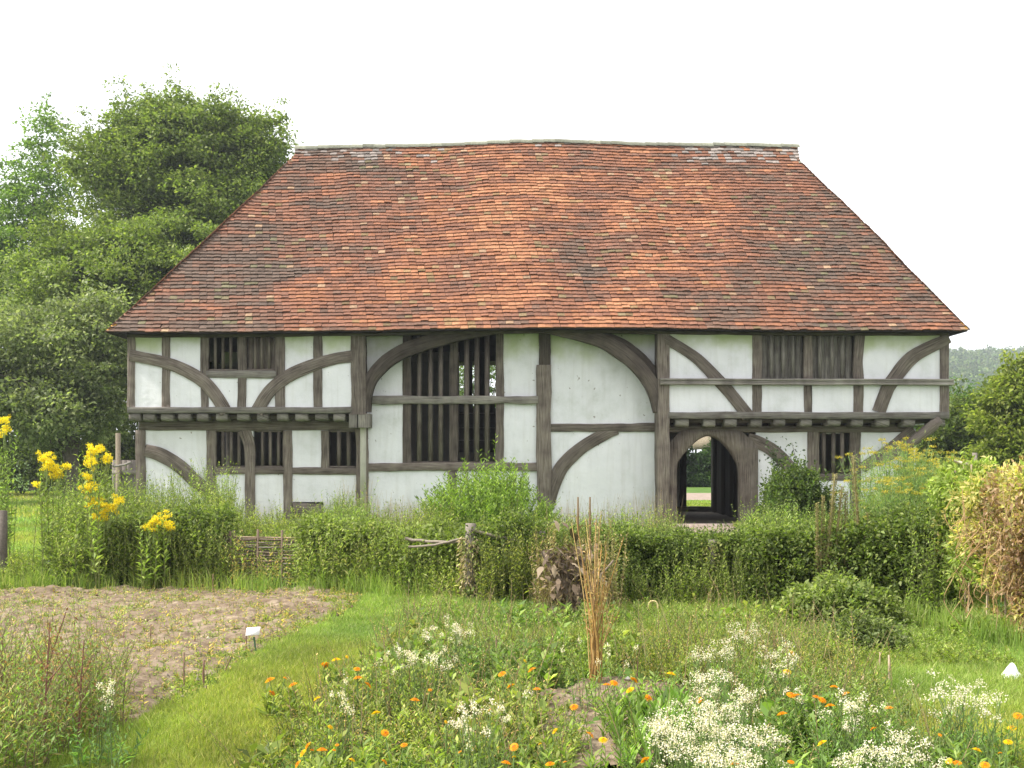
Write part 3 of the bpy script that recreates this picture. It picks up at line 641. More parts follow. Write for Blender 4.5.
sheet('doorstep_path',3.6,5.9,22.4,25.1,12,12,M['gravel'],.05)
# stepping timbers before the door
mb=MB(); 
for (x0,x1,y0,y1,z0,z1) in ((3.75,5.35,24.9,25.35,.0,.10),(3.7,5.5,24.3,24.75,-.05,.03)): mb.box(x0,x1,y0,y1,z0-.1,z1)
st=mb.build('doorstep',M['plinth']); tag(st,'low worn stone doorstep under the arched doorway','step')
# ================================================================== GRASS AND WEEDS
def blades(mb,x,y,h,wd,cols,lean=.35,z=None):
    n=len(x); z=ghz(x,y) if z is None else z
    a=U(0,2*np.pi,n); l=np.abs(RNG.normal(0,lean,n))*h; la=U(0,2*np.pi,n)
    px=np.cos(a)*wd/2; py=np.sin(a)*wd/2; lx=np.cos(la)*l; ly=np.sin(la)*l
    cols=(cols*(1+.22*vnoise(x*1.3,y*1.3,0.0,161)+.16*vnoise(x*4,y*4,0.0,162))[:,None]*np.stack([1+.22*vnoise(x*.8,y*.8,0.0,163),1+0*x,1-.1*vnoise(x*.8,y*.8,0.0,163)],1)).clip(.004,.8)
    B0=np.stack([x-px,y-py,z-.01],1); B1=np.stack([x+px,y+py,z-.01],1)
    M0=np.stack([x-px*.8+lx*.3,y-py*.8+ly*.3,z+h*.55],1); M1=np.stack([x+px*.8+lx*.3,y+py*.8+ly*.3,z+h*.55],1)
    T=np.stack([x+lx,y+ly,z+h],1); mb.quads(np.stack([B0,B1,M1,M0],1),cols); mb.tris(np.stack([M0,M1,T],1),cols)
def scatter(n,x0,x1,y0,y1,keep=None):
    x=U(x0,x1,n); y=U(y0,y1,n)
    if keep is not None: k=keep(x,y); x=x[k]; y=y[k]
    return x,y
def infr(x,y,m=.25): return (np.abs(x)<y*.4664+m)
GRASS=[(.14,.20,.045),(.18,.25,.055),(.22,.28,.075),(.30,.31,.13),(.14,.19,.045),(.20,.27,.06)]
mb=MB()
def inpath(x,y):
    e=.12*vnoise(y*1.4,x,0.0,91); return (~inbed(x,y))&(x>-2.9)&(x<-1.28+.26*np.clip((y-6)/6,0,1)*2+e)&(y>5)&(y<13)
x,y=scatter(420000,-3.2,-.2,5.2,12.9,lambda x,y:inpath(x,y)&infr(x,y)); r=RNG.random(len(x))<np.clip(8.5/y,.5,1)**2; x=x[r];y=y[r]
blades(mb,x,y,U(.03,.075,len(x)),U(.003,.006,len(x))*np.clip(y/7,1,2),pick(GRASS,len(x)),.6)
def rpath(x,y): return (x>2.1+.25*(y-7)*.35)&(y>5.3)&(y<11.2)
x,y=scatter(260000,2.1,5.6,5.2,11.4,lambda x,y:rpath(x,y)&infr(x,y)); blades(mb,x,y,U(.03,.09,len(x)),U(.004,.007,len(x)),pick(GRASS,len(x)),.6)
x,y=scatter(120000,-1,3.4,9.2,12.6,infr); blades(mb,x,y,U(.04,.15,len(x)),U(.005,.009,len(x)),pick(GRASS,len(x)),.5)
x,y=scatter(170000,-18,-4,13.3,26,infr); blades(mb,x,y,U(.04,.10,len(x)),U(.009,.016,len(x)),pick(GRASS,len(x)),.5)
x,y=scatter(60000,-30,-8,25,52,infr); blades(mb,x,y,U(.05,.12,len(x)),U(.02,.04,len(x)),pick(GRASS,len(x)),.5)
x,y=scatter(60000,5,7.5,16,25,infr); blades(mb,x,y,U(.05,.2,len(x)),U(.009,.016,len(x)),pick(GRASS,len(x)),.5)
x,y=scatter(25000,3,14,33.5,41,lambda x,y:infr(x,y)); blades(mb,x,y,U(.03,.07,len(x)),U(.02,.03,len(x)),pick(GRASS,len(x)),.5)
mb.build('grass',M['leaf'],kind='stuff',label='short bright green grass of paths and lawn')
def leafset(mb,P,D,Nn,L,W,cols,fold=.25):
    """pointed leaves: base P, direction D, normal Nn, length L, width W"""
    D=D/(np.linalg.norm(D,axis=1)[:,None]+1e-9); S_=np.cross(D,Nn); S_/=np.linalg.norm(S_,axis=1)[:,None]+1e-9
    U_=np.cross(S_,D); L=np.broadcast_to(L,(len(P),))[:,None]; W=np.broadcast_to(W,(len(P),))[:,None]
    mid=P+D*L*.45+U_*W*fold; 
    mb.quads(np.stack([P,mid+S_*W*.5,P+D*L-U_*L*.08,mid-S_*W*.5],1),cols)
def rdir(n,up=0.0,sp=1.0):
    d=RNG.normal(0,1,(n,3))*sp; d[:,2]+=up; return d/(np.linalg.norm(d,axis=1)[:,None]+1e-9)
def stemplants(leaf,stem,x,y,h,nleaf,L,W,cols,scol,lean=.12,taper=.6,lo=.12,hi=1.0,z=None,tilt=.5,sr=.003):
    """upright leafy stems; every array has one entry per stem"""
    n=len(x); z=ghz(x,y) if z is None else z; lx=RNG.normal(0,lean,n)*h; ly=RNG.normal(0,lean,n)*h
    i=np.repeat(np.arange(n),nleaf); k=np.tile(np.arange(nleaf),n); t=lo+(hi-lo)*(k+RNG.random(len(k)))/nleaf
    P=np.stack([x[i]+lx[i]*t**1.5,y[i]+ly[i]*t**1.5,z[i]+h[i]*t],1)
    a=k*2.4+U(0,6.28,n)[i]+RNG.normal(0,.4,len(k)); D=np.stack([np.cos(a),np.sin(a),tilt+RNG.normal(0,.35,len(k))+t*.6],1)
    Nn=np.stack([-np.cos(a)*.4,-np.sin(a)*.4,np.ones(len(k))],1)+RNG.normal(0,.25,(len(k),3))
    sz=(1-taper*t)*RNG.normal(1,.2,len(k)).clip(.5,1.5); tint=((RNG.normal(1,.16,n)+.24*vnoise(x*1.6,y*1.6,0.0,n%97)).clip(.5,1.5))[i][:,None]*np.array([1,1,1]); tint=tint*np.stack([1+.14*vnoise(x*.9,y*.9,0.0,13)[i],1+0.*t,1-.1*vnoise(x*.9,y*.9,0.0,13)[i]],1); szs=RNG.normal(1,.2,n).clip(.6,1.5)[i]; leafset(leaf,P,D,Nn,L*sz*szs,W*sz*szs,(pick(cols,len(k))*tint).clip(.004,.8))
    T=np.linspace(0,1,4)
    for s in range(3):
        for q in range(2):
            a=T[s];b=T[s+1]; ca=np.array([1,0,0]) if q==0 else np.array([0,1,0])
            Pa=np.stack([x+lx*a**1.5,y+ly*a**1.5,z+h*a],1); Pb=np.stack([x+lx*b**1.5,y+ly*b**1.5,z+h*b],1)
            ra=(sr*(1-.7*a))*ca; rb=(sr*(1-.7*b))*ca
            stem.quads(np.stack([Pa-ra,Pa+ra,Pb+rb,Pb-rb],1),scol)
    return np.stack([x+lx,y+ly,z+h],1)
def clumps(leaf,cen,rc,nper,L,W,cols,flat=.5,up=.8,shade=0):
    """leafy clumps: flattened clouds of leaves round each centre"""
    n=len(cen); i=np.repeat(np.arange(n),nper); rc=np.broadcast_to(rc,(n,))
    u=RNG.normal(0,1,(len(i),3)); u/=np.linalg.norm(u,axis=1)[:,None]; r=RNG.random(len(i))**(1/2.2)
    off=u*r[:,None]*rc[i][:,None]; off[:,2]*=flat
    P=cen[i]+off; D=off/rc[i][:,None]+RNG.normal(0,.55,(len(i),3)); D[:,2]-=.1
    Nn=RNG.normal(0,.55,(len(i),3)); Nn[:,2]+=up
    tint=RNG.normal(1,.13,n).clip(.6,1.4)[i][:,None]
    s=RNG.normal(1,.22,len(i)).clip(.5,1.6); leafset(leaf,P,D,Nn,L*s,W*s,(pick(cols,len(i),.15)*tint).clip(.003,.9))
def tree(name,x,y,lobes,nclump,rc,nper,L,cols,trunk_r,trunk_h,label,cat='tree',group=None,flat=.38,m='leaf',inner=.35,spray=.0,col_t=(.10,.085,.07),z0=0,limbs=26,zmin=.5):
    root=empty(name,(x,y,z0),label,cat,group); lf=MB(); tr=MB()
    vol=np.array([l[3]*l[4]*l[5] for l in lobes])**.67; cnt=(vol/vol.sum()*nclump).astype(int)+1; cen=[]
    for (lx,ly,lz,a,b,c),n in zip(lobes,cnt):
        u=RNG.normal(0,1,(n,3)); u/=np.linalg.norm(u,axis=1)[:,None]
        r=np.where(RNG.random(n)<inner,RNG.random(n)**.5*.75,U(.78,1.04,n))
        bump=1+.16*vnoise(u[:,0]*2.2+lx,u[:,1]*2.2+ly,u[:,2]*2.2+lz,3)
        cen.append(np.stack([lx+u[:,0]*a*r*bump,ly+u[:,1]*b*r*bump,lz+u[:,2]*c*r*bump],1))
    cen=np.vstack(cen); cen=cen[cen[:,2]>z0+zmin]; R=rc*RNG.normal(1,.25,len(cen)).clip(.5,1.7)
    clumps(lf,cen,R,nper,L,L*.55,cols,flat=flat)
    # twiggy outliers that break the outline
    k=RNG.choice(len(cen),len(cen)//3,replace=False); c0=np.array([np.mean([l[0] for l in lobes]),np.mean([l[1] for l in lobes]),np.mean([l[2] for l in lobes])])
    d=cen[k]-c0; d/=np.linalg.norm(d,axis=1)[:,None]+1e-9; d[:,2]+=spray
    for s in (.45,.75,1.0): clumps(lf,cen[k]+d*(R[k]*s)[:,None]+RNG.normal(0,rc*.1,(len(k),3)),R[k]*(.45-.2*s),max(5,nper//6),L*.9,L*.5,cols,flat=.6)
    # trunk and limbs
    top=np.array([x+U(-.3,.3),y,z0+trunk_h]); hh=np.linspace(0,1,7)[:,None]; P=np.array([x,y,z0-.1])*(1-hh)+top*hh; P[:,0]+=.06*trunk_h*np.sin(hh[:,0]*4)*.3
    tr.tube(P,trunk_r*np.array([1.35,1.05,.95,.88,.8,.72,.6]),9,col_t)
    pk=RNG.choice(len(cen),min(limbs,len(cen)),replace=False)
    for i in pk:
        a=P[RNG.integers(2,7)]; b=cen[i]; q=np.linspace(0,1,6)[:,None]; mid=(a+b)/2+np.array([0,0,.12*np.linalg.norm(b-a)])+RNG.normal(0,.12*trunk_h*.15,3)
        path=(1-q)**2*a+2*q*(1-q)*mid+q*q*b; tr.tube(path,trunk_r*.38*np.linspace(1,.12,6),5,col_t,cap=False)
    tr.build('trunk',M['bark'],root); lf.build('crown',M[m],root); return root
# --- trees to the left of the house (about 50 m off)
TG=[(.078,.115,.028),(.105,.148,.038),(.135,.180,.048),(.170,.210,.062),(.088,.125,.032)]
def LB(px,py,Y,rx,ry,depth=None): 
    c=px2(px,py,Y); s=Y/F; return (c[0],c[1],c[2],rx*s,(depth or rx*s),ry*s)
Yt=50
tree('field_maple_tree',px2(190,0,Yt)[0],Yt,[LB(180,175,Yt,70,70),LB(250,165,Yt+1,34,48),LB(122,190,Yt-1,52,62),LB(212,148,Yt+1,50,46),LB(165,118,Yt,30,22),LB(160,290,Yt-2,110,78),LB(215,235,Yt-1,72,60),LB(138,142,Yt,38,28),LB(90,300,Yt-2,90,70),LB(262,150,Yt,24,40)],1650,.9,120,.17,TG,.42,7,'tall dense broadleaf tree rising behind the left end of the roof',spray=.12,inner=.42)
Yt=54
tree('ash_tree',px2(38,0,Yt)[0],Yt,[LB(42,145,Yt,20,38),LB(52,200,Yt,30,50),LB(8,190,Yt,22,30),LB(-10,250,Yt,50,50),LB(30,280,Yt,45,60),LB(-30,330,Yt,60,80),LB(14,240,Yt-1,40,50)],560,.8,74,.18,[(.085,.145,.035),(.11,.18,.045),(.14,.21,.055),(.07,.12,.03)],.35,8,'lighter green slender tree at the left edge with sky showing through',spray=.15,inner=.3)
Yt=38
tree('willow_tree',px2(70,0,Yt)[0],Yt,[LB(70,350,Yt,55,48),LB(20,370,Yt,50,60),LB(110,380,Yt,38,55),LB(62,410,Yt,66,36),LB(-20,400,Yt,50,60),LB(100,330,Yt,34,34)],620,.62,80,.15,[(.13,.165,.085),(.16,.20,.10),(.10,.13,.06),(.20,.23,.12)],.22,3.4,'low grey green bushy tree beside the left corner of the house',flat=.55,spray=.5)
Yt=47
for i,(a,b,c_,lab) in enumerate(((-20,40,62,'dark evergreen shrub at the far left edge under the ash tree'),(62,38,52,'dark shrub at the back of the lawn below the willow'),(118,30,50,'dark shrub behind the left corner post of the house'))):
    tree('dark_shrub',px2(a,0,Yt)[0],Yt,[LB(a,445,Yt,b,36),LB(a-14,460,Yt-.5,b*.8,30),LB(a+12,468,Yt-.5,b*.8,26)],150,.6,80,.16,[(.035,.055,.015),(.05,.075,.02),(.07,.10,.03)],.12,1.6,lab,'shrub',zmin=.1)
# --- trees to the right
Yt=36
RT=[(.08,.12,.025),(.085,.16,.028),(.12,.19,.04),(.05,.09,.02)]
tree('hazel_tree',px2(1010,0,Yt)[0],Yt,[LB(1018,405,Yt,24,36),LB(1003,425,Yt,24,34),LB(1030,390,Yt,24,36),LB(1015,455,Yt,34,26)],260,.5,75,.15,[(.12,.16,.03),(.16,.20,.045),(.20,.23,.06),(.09,.12,.025)],.16,3,'bright green hazel tree at the far right edge of the view',spray=.4)
Yt=44
tree('thorn_tree',px2(965,0,Yt)[0],Yt,[LB(965,430,Yt,30,34),LB(945,440,Yt,26,32),LB(988,425,Yt,22,34),LB(960,462,Yt,40,24),LB(985,405,Yt,12,14)],300,.6,70,.17,[(.055,.085,.02),(.075,.11,.03),(.11,.145,.04)],.2,3,'dark thorn tree just beyond the right corner of the house',spray=.4)
Yt=40
for a,w_,t_,lab in ((1085,46,395,'round hawthorn just outside the right edge of the view'),(1190,60,370,'taller broadleaf tree well right of the house'),(1330,70,400,'spreading tree far right across the field')):
    tree('field_tree',px2(a,0,Yt)[0],Yt,[LB(a,t_+30,Yt,w_*.7,30),LB(a-20,t_+50,Yt,w_*.8,32),LB(a+18,t_+58,Yt,w_*.8,30)],200,.65,55,.19,RT,.2,3,lab,spray=.3)
Yt=75
tree('oak_tree',px2(975,0,Yt)[0],Yt,[LB(965,425,Yt,38,32),LB(1010,425,Yt,40,36),LB(935,432,Yt,26,28)],260,1.2,70,.26,[(.05,.10,.025),(.07,.13,.035)],.3,5,'distant round oak between the thorn tree and the wooded hill',spray=.2)
# --- trees seen through the doorway
Yt=62
for a,w_,lab,cc in ((694,20,'dark yew like tree seen through the left of the arched doorway',[(.02,.045,.012),(.03,.06,.015)]),(714,11,'brighter bush seen through the middle of the arched doorway',[(.05,.11,.02),(.08,.15,.03)]),(735,22,'dark tree hidden mostly by the right side of the doorway',[(.02,.045,.012),(.035,.065,.015)]),(655,26,'dark tree behind the hall seen past the door jamb',[(.02,.045,.012),(.03,.06,.015)])):
    hy=453 if a in (694,714) else 430
    tree('garden_tree',px2(a,0,Yt)[0],Yt if a!=714 else 58,[LB(a,hy+17,Yt,w_,17),LB(a-3,hy+32,Yt-.5,w_,12)],170,.6,80,.18,cc,.15,1.8,lab,zmin=.05)
tree('garden_tree',px2(478,0,60)[0],60,[LB(478,372,60,26,26),LB(470,400,60,30,20)],70,.5,60,.15,[(.06,.10,.02),(.08,.13,.03)],.15,3,'airy tree glimpsed through the tall hall window',zmin=.05)
# thatched shelter beyond
Yt=70; sh=empty('thatched_shelter',px2(712,0,Yt)[:2]+(0,),'round thatched shelter roof seen through the arched doorway','shelter')
c=px2(712,0,Yt); M['thatch']=noise_mat('thatch',[(.3,(.20,.16,.11)),(.7,(.36,.30,.22))],12,6,.8,.04)
mb=MB(); n=28; zt=5.0; ze=EYE+(HZ-449)*Yt/F; Vv=[]
for k in range(6):
    t=k/5; r=.15+1.9*t**.8; 
    for j in range(n): a=j/n*2*math.pi; Vv.append((c[0]+r*math.cos(a)*(1+.02*math.sin(7*a)),Yt+r*math.sin(a),zt+(ze-zt)*t**1.15+.04*math.sin(9*a)))
for j in range(n): a=j/n*2*math.pi; Vv.append((c[0]+1.7*math.cos(a),Yt+1.7*math.sin(a),ze+.02))
mb.mesh(Vv,[(k*n+j,k*n+(j+1)%n,(k+1)*n+(j+1)%n,(k+1)*n+j) for k in range(6) for j in range(n)]); mb.build('thatch',M['thatch'],sh)
for k in range(6):
    mb=MB(); a=k/6*6.28; mb.tube([(c[0]+1.6*math.cos(a),Yt+1.6*math.sin(a),0),(c[0]+1.6*math.cos(a),Yt+1.6*math.sin(a),ze+.1)],.07,6,(.12,.1,.08)); mb.build('post',M['pole'],sh)
# --- far wooded hill and the haze
def hillz(x,y):
    return 60*np.clip((y-330)/330,0,1)**.8*(1-.4*np.clip((y-800)/500,0,1))*(1+.05*vnoise(x*.004,y*.004,0.0,15))*np.clip((x/np.maximum(y,1)-.18)/.16,0,1)
X,Y=np.meshgrid(np.linspace(-700,1000,120),np.linspace(300,1200,60),indexing='ij'); V=np.stack([X,Y,hillz(X,Y)-1],-1).reshape(-1,3)
p,q=np.meshgrid(np.arange(119),np.arange(59),indexing='ij'); k=(p*60+q).ravel()
mb=MB(); mb.mesh(V,np.stack([k,k+60,k+61,k+1],1)); M['hill']=noise_mat('hill_grass',[(.3,(.05,.09,.03)),(.7,(.09,.13,.05))],.02,6,0,1); mb.build('hills',M['hill'],smooth=True,kind='structure')
n=11000; x=U(100,620,n); y=U(330,760,n)
k=(x/y>.30)&(x/y<.80); x=x[k]; y=y[k]; z=hillz(x,y)-1
lf=MB(); cen=np.stack([x,y,z+U(2,6,len(x))],1); sz=U(2.6,5,len(x))
clumps(lf,cen,sz,44,1.7,1.3,[(.045,.085,.02),(.07,.12,.03),(.09,.14,.04),(.03,.06,.02),(.10,.13,.045)],flat=.85,up=.9)
lf.build('far_wood',M['leafdull'],kind='stuff',label='distant wooded hillside fading in haze')
# ================================================================== FENCES, HEDGES, GARDEN PLANTS
WG=[(.12,.18,.035),(.17,.24,.05),(.21,.27,.08),(.26,.29,.12),(.11,.15,.035)]
HG=[(.065,.10,.025),(.095,.14,.035),(.13,.18,.045),(.17,.21,.07),(.05,.075,.02)]
STRAW=[(.36,.27,.12),(.44,.34,.18),(.28,.19,.09),(.30,.28,.12)]
BROWN=[(.14,.10,.07),(.20,.15,.11),(.09,.065,.045),(.27,.21,.15)]
# wattle hurdles on the left
def hurdle(xa,ya,xb,yb,h,label):
    root=empty('wattle_hurdle',((xa+xb)/2,(ya+yb)/2,0),label,'hurdle','wattle hurdles along the back of the dug bed')
    L=math.hypot(xb-xa,yb-ya); n=int(L/.28)+1; w=MB(); st=MB()
    for k in range(n):
        t=k/(n-1); x=xa+(xb-xa)*t; y=ya+(yb-ya)*t; o=MB(); o.tube([(x,y,-.05),(x+U(-.01,.01),y,h+U(.0,.07))],.017,6,(.14,.10,.07)); o.build('upright',M['pole'],root)
    for r in range(int(h/.028)):
        s=np.linspace(0,1,n*4); ph=(r%2)*math.pi; off=.026*np.sin(s*(n-1)*math.pi+ph)+.004*RNG.normal(size=len(s)); nx,ny=-(yb-ya)/L,(xb-xa)/L
        z=.03+r*.028+.008*RNG.normal()+.006*np.sin(s*7+r); P=np.stack([xa+(xb-xa)*s+nx*off,ya+(yb-ya)*s+ny*off,z],1)
        w.tube(P,.011*U(.8,1.2),4,colvar((.17,.13,.10),1,.25)[0],cap=False)
    w.build('woven_rods',M['pole'],root); return root
hurdle(-5.2,13.95,-3.55,13.85,.62,'left wattle hurdle half buried in leafy weeds'); hurdle(-3.5,13.8,-1.95,13.6,.64,'middle wattle hurdle with its brown woven rods showing'); 
# post and rail fence
def fpost(x,y,h,r,label,name='fence_post',col=(.19,.165,.135)):
    mb=MB(); n=6; P=[(x+U(-.01,.01),y,-.1),(x,y,h*.4),(x+U(-.015,.015),y,h)]; mb.tube(P,[r*1.05,r,r*.95],7,col); o=mb.build(name,M['pole']); return tag(o,label,'fence post','posts of the garden fence')
x=px2(470,0,11.75)[0]; fpost(x,11.75,.90,.062,'thick grey fence post with dry ivy just left of centre')
for i in range(1): pass
ivy=MB(); n=1300; a=U(0,6.28,n); zz=.76*RNG.random(n)**1.3; P=np.stack([x+.085*np.cos(a),11.75+.085*np.sin(a),zz],1)+RNG.normal(0,.02,(n,3)); leafset(ivy,P,np.stack([np.cos(a),np.sin(a),-.8+0*a],1),rdir(n),U(.03,.06,n),U(.015,.03,n),pick([(.42,.36,.24),(.33,.27,.17),(.24,.26,.10)],n)); tag(ivy.build('dead_ivy',M['dry']),'dry ivy wrapped round the thick grey fence post','ivy')
ivy=MB(); n=900; a=U(0,6.28,n); zz=.72*RNG.random(n); P=np.stack([px2(712,0,11.6)[0]+.08*np.cos(a),11.6+.08*np.sin(a),zz],1)+RNG.normal(0,.025,(n,3)); leafset(ivy,P,np.stack([np.cos(a),np.sin(a),-.3+0*a],1),rdir(n),U(.03,.055,n),U(.02,.035,n),pick([(.14,.18,.05),(.20,.22,.08),(.26,.25,.12)],n)); tag(ivy.build('green_ivy',M['leaf']),'green ivy covering the fence post left of the arched doorway','ivy')
fpost(px2(516,0,12)[0],12.0,.78,.045,'thin fence post behind the large bright green bush')
fpost(px2(542,0,11.7)[0],11.7,.82,.05,'fence post standing behind the dead cardoon')
fpost(px2(712,0,11.6)[0],11.6,.74,.05,'ivy grown fence post left of the arched doorway path')
fpost(px2(2,0,14.2)[0],14.2,.92,.07,'dark short fence post at the far left edge',col=(.12,.10,.085))
fpost(px2(947,0,11.2)[0],11.2,.95,.045,'fence post at the left end of the dry bean row')
fpost(px2(974,0,12.5)[0],12.5,1.66,.03,'tall thin post above the bean row under the right corner',name='fence_post')
def rail(a,b,r,label,col=(.22,.185,.145),sag=.03,name='fence_rail'):
    a=np.array(a);b=np.array(b); t=np.linspace(0,1,10)[:,None]; P=a*(1-t)+b*t; P[:,2]-=sag*np.sin(np.pi*t[:,0]); P+=RNG.normal(0,.006,P.shape); mb=MB(); mb.tube(P,r,6,col); return tag(mb.build(name,M['pole']),label,'fence rail','rails of the garden fence')
rail(px2(406,538,12.2),px2(472,541,11.8),.018,'pale bent rail reaching the ivy covered post from the left')
rail(px2(408,547,12.1),px2(470,536,11.8),.014,'thin crooked rail crossing low left of the ivy covered post')
rail(px2(472,530,11.7),px2(545,541,11.7),.018,'pale stick rail from the ivy covered post towards the cardoon')
rail(px2(955,461,10.6),px2(1040,474,10.0),.017,'pale bare pole laid along the top of the bean row',col=(.48,.40,.32),name='bean_pole')
rail(px2(113,466,24),px2(131,462,24),.03,'upper rail of the grey wooden side gate',col=(.2,.18,.16))
# boarded side gate left of the corner post
gt=empty('side_gate',px2(120,0,26.5)[:2]+(0,),'grey boarded side gate left of the house corner','gate')
mb=MB()
for k in range(6):
    a=px2(112,0,26.5)[0]+k*.12; mb.box(a,a+.11,26.5,26.53,.1,1.55,(.15,.13,.115))
mb.build('boards',M['pole'],gt); mb=MB(); a=px2(118,0,26.4)[0]; mb.tube([(a,26.4,0),(a,26.4,2.2)],.06,6,(.17,.14,.10)); mb.build('post',M['pole'],gt)
mb=MB(); a=px2(112,0,26.45)[0]; mb.box(a,a+.7,26.44,26.5,.5,.6,(.2,.18,.15)); mb.box(a,a+.7,26.44,26.5,1.2,1.3,(.2,.18,.15)); mb.build('ledge',M['pole'],gt)
# hedges that have grown through the fence: each a thing
def hedge(name,label,pts,w,h,nc,rc,nper,L,cols,cat='hedge',group=None,m='leaf',flat=.8,rag=.12,seed=1):
    pts=np.array(pts,float); root=empty(name,(pts[:,0].mean(),pts[:,1].mean(),0),label,cat,group); lf=MB(); st=MB()
    t=RNG.random(nc); s=np.linspace(0,1,len(pts)); cx=np.interp(t,s,pts[:,0]); cy=np.interp(t,s,pts[:,1]); hh=np.interp(t,s,h)*(1+.16*vnoise(cx*.9,cy,0.0,seed+7)+rag*vnoise(cx*2.3,cy*2.3,0.0,seed)+rag*.5*vnoise(cx*7,cy*7,0.0,seed+1))
    v=RNG.random(nc); z=hh*v**.75; side=RNG.normal(0,1,nc); y=cy+np.clip(side,-1.3,1.3)*w*.5*np.sqrt(1-.55*v); y+=0
    cen=np.stack([cx+RNG.normal(0,.04,nc),y,z],1); clumps(lf,cen,rc*RNG.normal(1,.25,nc).clip(.5,1.6),nper,L,L*.55,cols,flat=flat)
    kk=nc//4; ii=RNG.integers(0,nc,kk); stemplants(lf,st,cx[ii],cy[ii]+U(-.3,.3,kk)*w,hh[ii]*U(.95,1.22,kk),24,L*1.1,L*.42,cols,(.14,.17,.07),lean=.10,z=np.zeros(kk),lo=.45,taper=.4)
    for k in range(int(nc/14)):
        i=RNG.integers(nc); st.tube([(cx[i],cy[i],0),(cx[i]+U(-.06,.06),cy[i]+U(-.05,.05),z[i]*.5),cen[i]],[.012,.009,.004],4,(.12,.09,.06),cap=False)
    lf.build('foliage',M[m],root); st.build('stems',M['stem'],root); return root
def X(px,Y): return px2(px,0,Y)[0]
hedge('hedge','bushy hedge under the yellow flowers at the left end',[(X(70,13.9),13.9),(X(130,13.9),13.9),(X(222,13.9),13.9)],.8,[.45,.75,.80],720,.13,60,.05,HG,seed=3)
hedge('hedge','pale leafy overgrown hedge between the wattle hurdles and the ivy covered post',[(X(305,13.7),13.7),(X(370,13.2),13.2),(X(458,12.3),12.3)],.6,[.72,.85,.8],760,.12,60,.05,[(.11,.155,.035),(.145,.195,.05),(.19,.235,.08),(.08,.11,.03)],seed=5)
hedge('hedge','dense hedge stretch between the ivy covered post and the dead cardoon',[(X(470,12),12),(X(520,11.9),11.9),(X(545,11.9),11.9)],.6,[.8,.85,.82],420,.10,65,.035,HG,seed=7)
hedge('hedge','clipped low green hedge running right from the dead cardoon to the doorway',[(X(550,11.9),11.9),(X(650,11.9),11.9),(X(740,11.9),11.9)],.65,[.80,.74,.74],900,.10,70,.035,HG,seed=9,rag=.08)
hedge('hedge','taller ragged hedge in front of the doorway and the mullein stalks',[(X(735,11.8),11.8),(X(800,11.6),11.6),(X(880,11.2),11.2),(X(950,11.0),11.0)],.8,[.70,.82,.9,.95],900,.13,65,.045,HG,seed=11,rag=.18)
def bush(name,label,px,Y,wpx,topy,nc,rc,nper,L,cols,cat='shrub',m='leaf',flat=.8,wy=None,base=0,rag=.32,seed=1,group=None,lw=.55):
    x=X(px,Y); rx=wpx/2*Y/F; h=EYE+(HZ-topy)*Y/F; root=empty(name,(x,Y,0),label,cat,group); lf=MB(); st=MB(); ry=wy or rx*.8
    u=RNG.normal(0,1,(nc,3)); u/=np.linalg.norm(u,axis=1)[:,None]; u[:,2]=np.abs(u[:,2]); r=U(.35,1,nc)**.6*(1+rag*vnoise(u[:,0]*3+seed,u[:,1]*3,u[:,2]*3,seed))
    cen=np.stack([x+u[:,0]*rx*r,Y+u[:,1]*ry*r,base+u[:,2]*(h-base)*r*.96],1)
    clumps(lf,cen,rc*RNG.normal(1,.25,nc).clip(.5,1.6),nper,L,L*lw,cols,flat=flat)
    kk=max(30,nc//3); aa=U(0,6.28,kk); r2=U(.2,.95,kk); stemplants(lf,st,x+rx*.9*r2*np.cos(aa),Y+ry*.9*r2*np.sin(aa),h*np.sqrt(1-(r2*.9)**2)*U(.92,1.32,kk),26,L*1.1,L*.5,cols,(.12,.13,.06),lean=.10,z=np.zeros(kk),lo=.5,taper=.3)
    for k in range(20): 
        i=RNG.integers(nc); st.tube([(x+U(-.1,.1),Y,0),(x*.5+cen[i][0]*.5,Y,cen[i][2]*.6),cen[i]],[.02,.014,.005],4,(.12,.09,.06),cap=False)
    lf.build('foliage',M[m],root); st.build('stems',M['stem'],root); return root,h
# big bright bush before the hall
x=X(492,17); root=empty('bright_bush',(x,17,0),'large bright green bushy shrub in front of the hall window','shrub'); lf=MB(); sm=MB()
n=620; a=U(0,6.28,n); rr=np.sqrt(RNG.random(n)); bx=x+rr*np.cos(a)*.55; by=17+rr*np.sin(a)*.5
ox=rr*np.cos(a)*.62; hh=(1.42-.55*rr**2-.25*(np.cos(a)*rr>0.5))*RNG.normal(1,.09,n)
nl=46; i=np.repeat(np.arange(n),nl); t=np.tile(np.linspace(.12,1,nl),n)+RNG.normal(0,.01,n*nl)
P=np.stack([bx[i]+ox[i]*t,by[i]+rr[i]*np.sin(a[i])*.5*t,hh[i]*t],1); q=U(0,6.28,n*nl); D=np.stack([np.cos(q),np.sin(q),.9+0*q],1)
leafset(lf,P,D,rdir(n*nl,.6),U(.05,.09,n*nl),.018,pick([(.11,.18,.035),(.16,.25,.045),(.22,.31,.07),(.08,.13,.03)],n*nl)*(.9+.2*np.repeat(RNG.random(n),nl))[:,None])
for k in range(60): sm.tube([(bx[k],by[k],0),(bx[k]+ox[k]*.5,by[k],hh[k]*.5),(bx[k]+ox[k],by[k]+rr[k]*math.sin(a[k])*.5,hh[k])],[.012,.008,.004],4,(.12,.12,.05),cap=False)
lf.build('foliage',M['leaf'],root); sm.build('stems',M['stem'],root)
for px_,ty in ((458,458),(470,466),(518,467),(530,474),(546,482),(505,472)):
    pass
